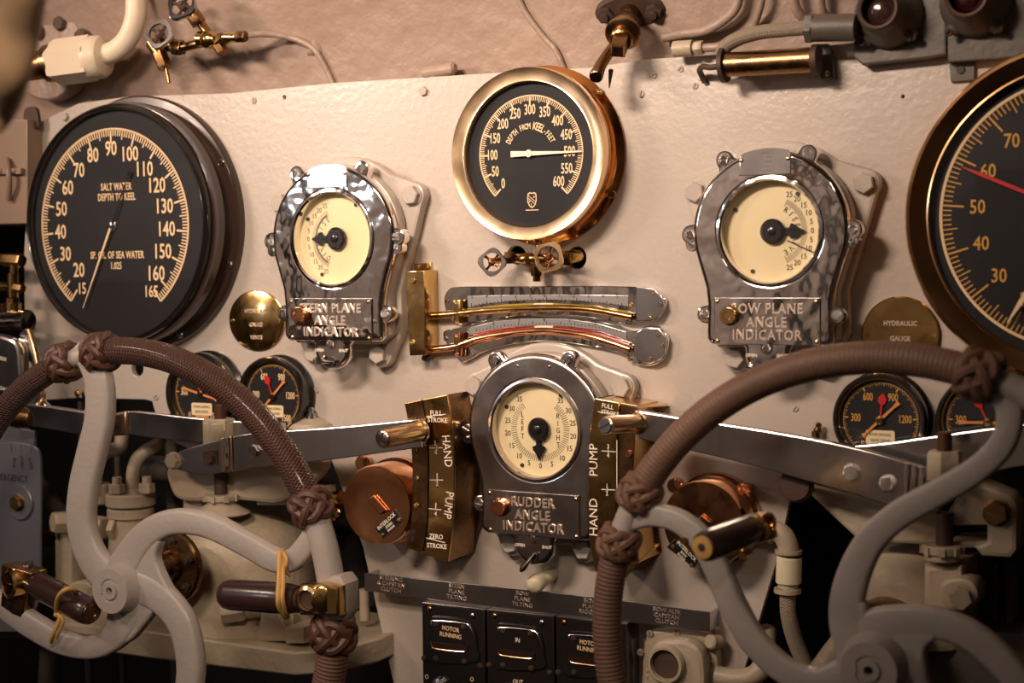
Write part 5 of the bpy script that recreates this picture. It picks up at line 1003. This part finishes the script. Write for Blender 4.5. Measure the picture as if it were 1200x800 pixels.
# brass needle valves
H0 = hh(220, 40) + .045; k = S(220, 45, H0)
g = thing('needle_valve', 'cluster of two small brass needle valves on the thin overhead line', 'valve', P(225, 50, H0))
def seg(bm, a, b, r, hx=False):
    A, B = P(*a), P(*b); K = S(*a)
    if hx: hexn(bm, A, B - A, r * K, (B - A).length, .3)
    else: lathe(bm, A, B - A, [(r * K, 0), (r * K, (B - A).length)], 16)
for nm, a, b, r, hx in (('hex_fitting', (187, 62), (194, 80), 9, 1), ('hex_fitting', (178, 50), (188, 64), 8, 0), ('drain_pin', (194, 78), (198, 97), 2.2, 0), ('body', (196, 52), (212, 55), 8, 0), ('hex_fitting', (204, 55), (214, 56), 9.5, 1), ('body', (212, 56), (238, 50), 5.5, 0), ('ball', (234, 46), (250, 46), 9.5, 0),
    ('bonnet', (246, 42), (230, 20), 5.5, 0), ('bonnet_nut', (234, 28), (224, 14), 9, 1), ('hex_fitting', (255, 50), (262, 44), 8.5, 1), ('hex_fitting', (255, 52), (262, 62), 7.5, 1), ('union', (264, 44), (278, 44), 6, 0), ('union_nut', (278, 43), (288, 43), 7, 1)):
    bm = NB(); seg(bm, (*a, H0), (*b, H0 + (.006 if nm == 'bonnet_nut' else 0)), r, hx); part(nm, bm, 'brass' if nm in ('union', 'ball') else 'aged_brass', g)
bm = NB(); lathe(bm, P(242, 46, H0 + .01), OUT, [(9 * k, -.02), (11 * k, -.008), (10 * k, .001), (5 * k, .006), (0, .007)], 20); part('ball', bm, 'brass', g)
handwheel(g, P(187, 40, H0 + .03), 17 * k, (.28, -1, .16), 'steel', 'dull_iron', .2)
bm = NB(); seg(bm, (187, 40, H0 + .03), (190, 50, H0), 5); part('stem', bm, 'aged_brass', g)
handwheel(g, P(214, 6, H0 + .03), 19 * k, (.15, -1, .35), 'steel', 'dull_iron', .5)
bm = NB(); seg(bm, (214, 6, H0 + .03), (228, 20, H0), 5); part('stem', bm, 'aged_brass', g)
def line_tube(pts, r, name, label, cat, m='hull', **k):
    P3 = [(x, y, hh(x, y) + o) for x, y, o in pts]; bm = NB(); ptube(bm, P3, r, 6, 12, uv=(m == 'braid')); return single(name, label, cat, bm, m, P(*P3[0]), **k)
line_tube([(284, 43, .045), (305, 40, .03), (330, 42, .014), (352, 48, .006), (368, 58, .005), (380, 76, .004), (391, 100, .004)], 3.6, 'thin_tube', 'thin painted tube curving from the brass valves down to the panel edge', 'tube', 'hull')
c = P(368, 56, hh(368, 56)); bm = NB()
lathe(bm, c + V((0, .01, 0)), (.2, -1, .1), [(12 * k, 0), (11 * k, .008), (8 * k, .013), (3 * k, .016)], 10, fn=lambda t: 1 + .25 * math.sin(3 * t)); single('tube_clip', 'lump of painted-over clip on the thin tube', 'clip', bm, 'hull', c, sharp=180)
line_tube([(600, -30, .004), (612, 8, .004), (636, 42, .004), (652, 60, .004), (664, 90, .004)], 3.6, 'thin_tube', 'thin painted line crossing the hull above the keel gauge', 'tube', 'hull')
bm = NB(); c = P(530, 83, .0); lathe(bm, P(496, 86, -.004), (1, 0, .08), [(.006, 0), (.008, .004), (.008, .045), (.005, .048)], 14); single('painted_rod', 'painted rod lying behind the top edge of the panel', 'rod', bm, 'hull', c)
# bronze fitting above the keel gauge
H0 = hh(735, 20)
g = thing('bronze_fitting', 'dark bronze flanged fitting with a square spindle, above right of the keel gauge', 'fitting', P(735, 20, H0))
nrm = (P(722, 66, H0 + .085) - P(738, 14, H0 + .01)); nrm.normalize(); k = S(735, 20, H0 + .02); a_, u_, w_ = frame(nrm)
o = P(738, 14, H0 + .012)
bm = NB(); tube(bm, [o - nrm * .04, o - nrm * .008], [34 * k, 26 * k], 28); part('painted_pad', bm, 'hull', g)
L = []
for d, s in ((-.010, 1), (0, 1), (.002, .95)): L.append([o + nrm * d + (u_ * math.cos(t) * 42 * k * s * (1 - .12 * math.sin(t) ** 2) + w_ * math.sin(t) * 21 * k * s) for t in [2 * PI * i / 36 for i in range(36)]])
bm = NB(); loft(bm, L); part('oval_flange', bm, 'dull_iron', g)
for s in (-1, 1): q = fast('nutstud', g, o + u_ * s * 29 * k + nrm * .001, 10.5 * k, 'dull_iron', axis=nrm); 
bm = NB(); lathe(bm, o, nrm, [(12 * k, 0), (12 * k, .02), (17 * k, .026), (19 * k, .040), (21 * k, .046), (21 * k, .050), (18 * k, .052)], 32); part('gland', bm, 'aged_brass', g)
bm = NB(); lathe(bm, o + nrm * .050, nrm, [(13 * k, 0), (14 * k, .006), (14 * k, .014), (12 * k, .016)], 20); part('packing_nut', bm, 'aged_brass', g)
bm = NB(); lathe(bm, o + nrm * .066, nrm, [(12 * k, 0), (11.5 * k, .02), (9 * k, .023), (2.5 * k, .023), (2 * k, .021), (0, .021)], 4 * 1, rot=PI / 5); part('spindle', bm, 'aged_brass', g)
q = o + nrm * .045; bm = NB(); tube(bm, [q, q + (P(705, 74, H0 + .07) - q) * .8, P(703, 78, H0 + .075), P(700, 86, H0 + .085)], [6 * k, 6.5 * k, 7 * k, 7.5 * k], 14); part('bleed_arm', bm, 'aged_brass', g)
bm = NB(); cyl(bm, P(700, 85, H0 + .085), nrm, 8 * k, .010, 14, .001); part('bleed_cap', bm, 'aged_brass', g)
bm = NB(); tube(bm, [P(716, 82, H0 + .06), P(715, 92, H0 + .055), P(714, 103, H0 + .05)], [.003, .002, .0006], 8); part('split_pin', bm, 'dull_iron', g)
# cables and cylinder, upper right
line_tube([(778, 44, .01), (800, 40, .014), (826, 36, .016), (848, 24, .016), (864, 6, .016), (868, -30, .016)], 5.6, 'cable', 'painted cable curving up above the small cable gland', 'cable')
line_tube([(893, -30, .02), (893, 0, .02), (886, 26, .01), (884, 34, .0)], 4, 'cable', 'thin painted cable going up between the thicker cables', 'cable')
line_tube([(928, -30, .02), (932, 8, .02), (945, 24, .01)], 6, 'cable', 'painted cable just left of the round lamp housing', 'cable')
line_tube([(960, -30, .02), (962, 10, .02), (972, 22, .01)], 6, 'cable', 'painted cable touching the left round lamp housing', 'cable')
h_ = .02
g = thing('cable_gland', 'small painted cable gland right of the bronze fitting', 'gland', P(803, 57, h_))
for nm, a, b, r, hx in (('barrel', 790, 812, 9.5, 0), ('nut', 815, 824, 9, 1), ('neck', 810, 818, 6, 0), ('tail', 822, 850, 5, 0)): bm = NB(); seg(bm, (a, 57.5 - (a - 790) * .03, h_), (b, 57 - (b - 790) * .04, h_), r, hx); part(nm, bm, 'cream_paint' if nm != 'tail' else 'hull', g)
bm = NB(); ptube(bm, [(846, 62, .03), (852, 53, .035), (866, 45, .04), (890, 38, .045), (918, 35, .045), (950, 32, .045)], 8.5, 8, 18, uv=True); single('braided_cable', 'cream braided cable running into the large grey gland', 'cable', bm, 'braid', P(890, 38, .045))
g = thing('cable_gland', 'large grey gland between the braided cable and the lamp housing', 'gland', P(970, 33, .045))
bm = NB(); seg(bm, (946, 33, .045), (955, 33, .045), 18, 1); part('nut', bm, 'dark_paint', g)
bm = NB(); seg(bm, (954, 33, .045), (1004, 32, .045), 16, 0); part('barrel', bm, 'dark_paint', g)
h_ = .035
g = thing('brass_cylinder', 'horizontal polished brass cylinder below the braided cable', 'cylinder', P(900, 75, h_))
bm = NB(); seg(bm, (850, 76, h_), (958, 69.5, h_), 14.5); part('barrel', bm, 'aged_brass', g)
bm = NB(); seg(bm, (846, 76.5, h_), (851, 76, h_), 20.5); part('end_flange', bm, 'dull_iron', g)
bm = NB(); seg(bm, (953, 70, h_), (960, 69.5, h_), 18); part('end_flange', bm, 'dull_iron', g)
bm = NB(); pplate(bm, [[(955, 52), (970, 51), (974, 60), (977, 92), (962, 93), (957, 80)]], .0005, .012, .001); br = part('bracket', bm, 'dark_paint', g); pfast('screw', br, 970, 86, .012, 3.4, 'brass')
bm = NB(); ptube(bm, [(846, 77, h_), (832, 79, h_), (824, 78, .03), (820, 82, .02), (822, 88, .01), (826, 96, .004)], 3.6, 6, 10); part('hook', bm, 'dull_iron', g)
bm = NB(); pplate(bm, [[(815, 66), (850, 64), (850, 92), (818, 94)]], .0005, .002, .0005); part('backing_plate', bm, 'panel', g)
def lamp_house(cx, cy, r, label, lens, fx, basepts):
    h = .05; c = P(cx, cy, h); k = S(cx, cy, h); g = thing('indicator_lamp', label, 'lamp', c)
    bm = NB(); lathe(bm, c + V((0, .045, 0)), OUT, [(r * 1.75 * k, 0), (r * 1.75 * k, .02), (r * 1.6 * k, .032), (r * 1.22 * k, .042), (r * 1.12 * k, .050), (r * 1.08 * k, .062)], 48, (True, False)); part('body', bm, 'dark_paint', g)
    bm = NB(); ring(bm, c, OUT, [(r * 1.08 * k, .012), (r * 1.08 * k, .019), (r * k, .021), (r * .86 * k, .020), (r * .84 * k, .014)], 48); part('lens_ring', bm, 'dull_iron', g)
    bm = NB(); lathe(bm, c, OUT, [(r * 1.06 * k, .004), (r * .88 * k, .006), (r * .6 * k, .009), (r * .3 * k, .0105), (0, .011)], 32); part('lens', bm, lens, g)
    for x, y in fx:
        bm = NB(); p = P(x, y, .03); q = V((c.x, -.03, c.z)); tube(bm, [p, q + (p - q) * .6], [7.5 * k, 14 * k], 14); cyl(bm, p, OUT, 8 * k, .004, 16, .001) if False else None
        part('foot', bm, 'dark_paint', g); fast('screw', g, p + OUT * 7 * k, 5 * k, 'dull_iron')
    bm = NB(); pplate(bm, [basepts], .0005, .02, .002); part('base_plate', bm, 'dark_paint', g)
lamp_house(1034, 13, 23, 'round indicator lamp housing with a dark clear lens, upper right', 'lens_dark', ((1012, 50), (1071, 44)), [(1000, 0), (1108, -5), (1109, 64), (1085, 68), (1010, 76), (1000, 66)])
lamp_house(1137, -2, 24, 'round indicator lamp housing with a dull red lens, above the largest brass gauge', 'lens_red', ((1114, 39), (1172, 35)), [(1110, -5), (1260, -15), (1260, 62), (1110, 73)])
bm = NB(); pplate(bm, [[(1112, 74), (1142, 71), (1142, 94), (1114, 96)]], .0005, .006, .001); b_ = single('tab_plate', 'small painted tab with one screw below the red indicator lamp', 'plate', bm, 'dark_paint', P(1126, 85)); pfast('screw', b_, 1126, 82, .006, 5, 'dark_paint')
# ---- left edge
g = thing('locker', 'beige painted locker with a toggle latch at the left edge', 'locker', P(0, 260, .0))
bm = NB(); pplate(bm, [[(-60, 142), (32, 140), (32, 262), (-60, 264)]], -.10, .03, .002); part('box', bm, 'locker_paint', g)
bm = NB(); pplate(bm, [[(-8, 196), (24, 197), (24, 204), (-8, 204)]], .030, .038, .001); part('latch_bar', bm, 'locker_paint', g)
bm = NB(); ptube(bm, [(8, 186, .034), (10, 200, .042), (11, 215, .042), (10, 234, .036)], 3.5, 6, 10); part('latch_toggle', bm, 'locker_paint', g)
for x in (0, 16): pfast('rivet', g, x, 200, .038, 3.5, 'locker_paint')
bm = NB(); pplate(bm, [spline([(28, 142), (28, 130), (34, 125), (42, 127), (45, 142), (44, 150), (36, 150)], 3, True)], .01, .016, .001); single('hook_tab', 'small curved metal tab above the locker beside the largest black gauge', 'tab', bm, 'dull_iron', P(36, 140))
g = thing('brass_valve', 'upright brass pipe tee at the left edge below the locker', 'valve', P(15, 365, .05)); H0 = .05
for nm, a, b, r, hx, m in (('cross_pipe', (-30, 304), (14, 304), 7, 0, 'brass'), ('elbow_nut', (6, 304), (26, 305), 8.5, 1, 'brass'), ('neck', (16, 308), (16, 322), 5, 0, 'aged_brass'), ('collar', (15, 320), (15, 327), 6.5, 0, 'brass'), ('tee_body', (15, 325), (15, 348), 6.5, 0, 'brass'), ('side_arm', (15, 336), (0, 335), 6, 0, 'brass'), ('side_arm', (15, 336), (27, 338), 6, 1, 'aged_brass'), ('nut', (15, 349), (15, 356), 8, 1, 'aged_brass'), ('foot', (15, 355), (15, 368), 9.5, 0, 'brass'), ('side_foot', (-20, 362), (12, 361), 6, 0, 'brass')):
    bm = NB(); seg(bm, (*a, H0), (*b, H0), r, hx); part(nm, bm, m, g)
g = thing('chrome_rod', 'horizontal polished rod under the brass tee at the left edge', 'rod', P(0, 376, .09))
bm = NB(); seg(bm, (-60, 378, .07), (29, 376, .07), 11); part('rod', bm, 'chrome', g)
bm = NB(); seg(bm, (26, 376, .07), (33, 375.5, .07), 13); part('collar', bm, 'chrome', g)
g = thing('emergency_lever_plate', 'blue-grey engraved plate reading emergency at the lower left edge', 'plate', P(20, 700, .08))
bm = NB(); pplate(bm, [spline([(46, 700), (47, 560), (46, 532), (38, 522), (15, 518), (-10, 520)], 4) + [(-60, 522), (-60, 740), (30, 740)]], .075, .08, .001); pl = part('plate', bm, 'blue_steel', g)
c = P(24, 588, .08); k = S(24, 588, .08); bm = NB(); cyl(bm, c, OUT, 21 * k, .004, 32, .001); part('washer', bm, 'blue_steel', g); fast('hex', g, c + OUT * .004, 9 * k, 'aged_brass')
bm = NB(); ptext(bm, 'EMERGENCY', 12, 560, .0803, 8, sq=.85); part('lettering', bm, 'print_black', pl)
for s, x, y, r in (('RISE', 17, 542, 80), ('VENT', 26, 541, 90), ('DIVE', 36, 543, 105)): bm = NB(); ptext(bm, s, x, y, .0803, 4.6, rot=D(r)); part('lettering', bm, 'print_black', pl)
for x0, x1 in ((13, 14), (25, 25), (37, 36)): bm = NB(); line(bm, (x0, 520), (x1, 530), .0803, .8); part('graduation', bm, 'print_black', pl)
bm = NB(); pplate(bm, [[(-60, 498), (18, 500), (40, 505), (40, 530), (-60, 530)]], .06, .066, .001); single('backing_plate', 'grey steel plate behind the top of the emergency plate', 'plate', bm, 'blue_steel', P(10, 520, .06))
g = thing('valve_lever', 'polished upright lever beside the leather-wrapped rim at the left edge', 'lever', P(35, 440, .1))
bm = NB(); pplate(bm, [spline([(22, 400), (25, 388), (32, 386), (38, 400), (45, 440), (50, 470), (60, 478), (30, 480), (22, 450)], 3, True), hole(31, 430, 6, 7)], .08, .088, .0015); part('arm', bm, 'steel', g); pfast('rivet', g, 28, 404, .088, 3.6, 'brass')
bm = NB(); ptube(bm, [(33, 386, .09), (40, 410, .09), (46, 440, .09), (50, 462, .09), (44, 474, .09)], 4, 5, 12); part('edge_rod', bm, 'bright_brass', g)
bm = NB(); pplate(bm, [spline([(-20, 396), (10, 396), (20, 405), (23, 425), (20, 455), (-20, 462)], 3, True)], .09, .11, .004); e_ = single('engraved_cover', 'polished rounded cover with engraved lettering at the left edge', 'cover', bm, 'steel', P(0, 430, .1)); 
for s, y in (('PRESS', 420), ('ENGAGE', 455)): bm = NB(); ptext(bm, s, 2, y, .1102, 4, rot=D(-10)); part('lettering', bm, 'engraved_light', e_)
pfast('rivet', pan, 91, 461, .0, 4.5, 'brass'); pfast('rivet', pan, 99, 462, .0, 4.5, 'brass')
# out-of-focus hose hanging close to the camera
bm = NB(); ptube(bm, [(70, -620, .97, 30), (55, -350, .96, 30), (40, -120, .95, 30), (32, -40, .95, 27), (22, 30, .93, 26), (14, 85, .92, 22), (4, 125, .90, 17), (-10, 150, .90, 12)], 26, 8, 20); single('hanging_hose', 'blurred pale hose hanging close to the camera, top left corner', 'hose', bm, 'hose', P(20, 0, .93))
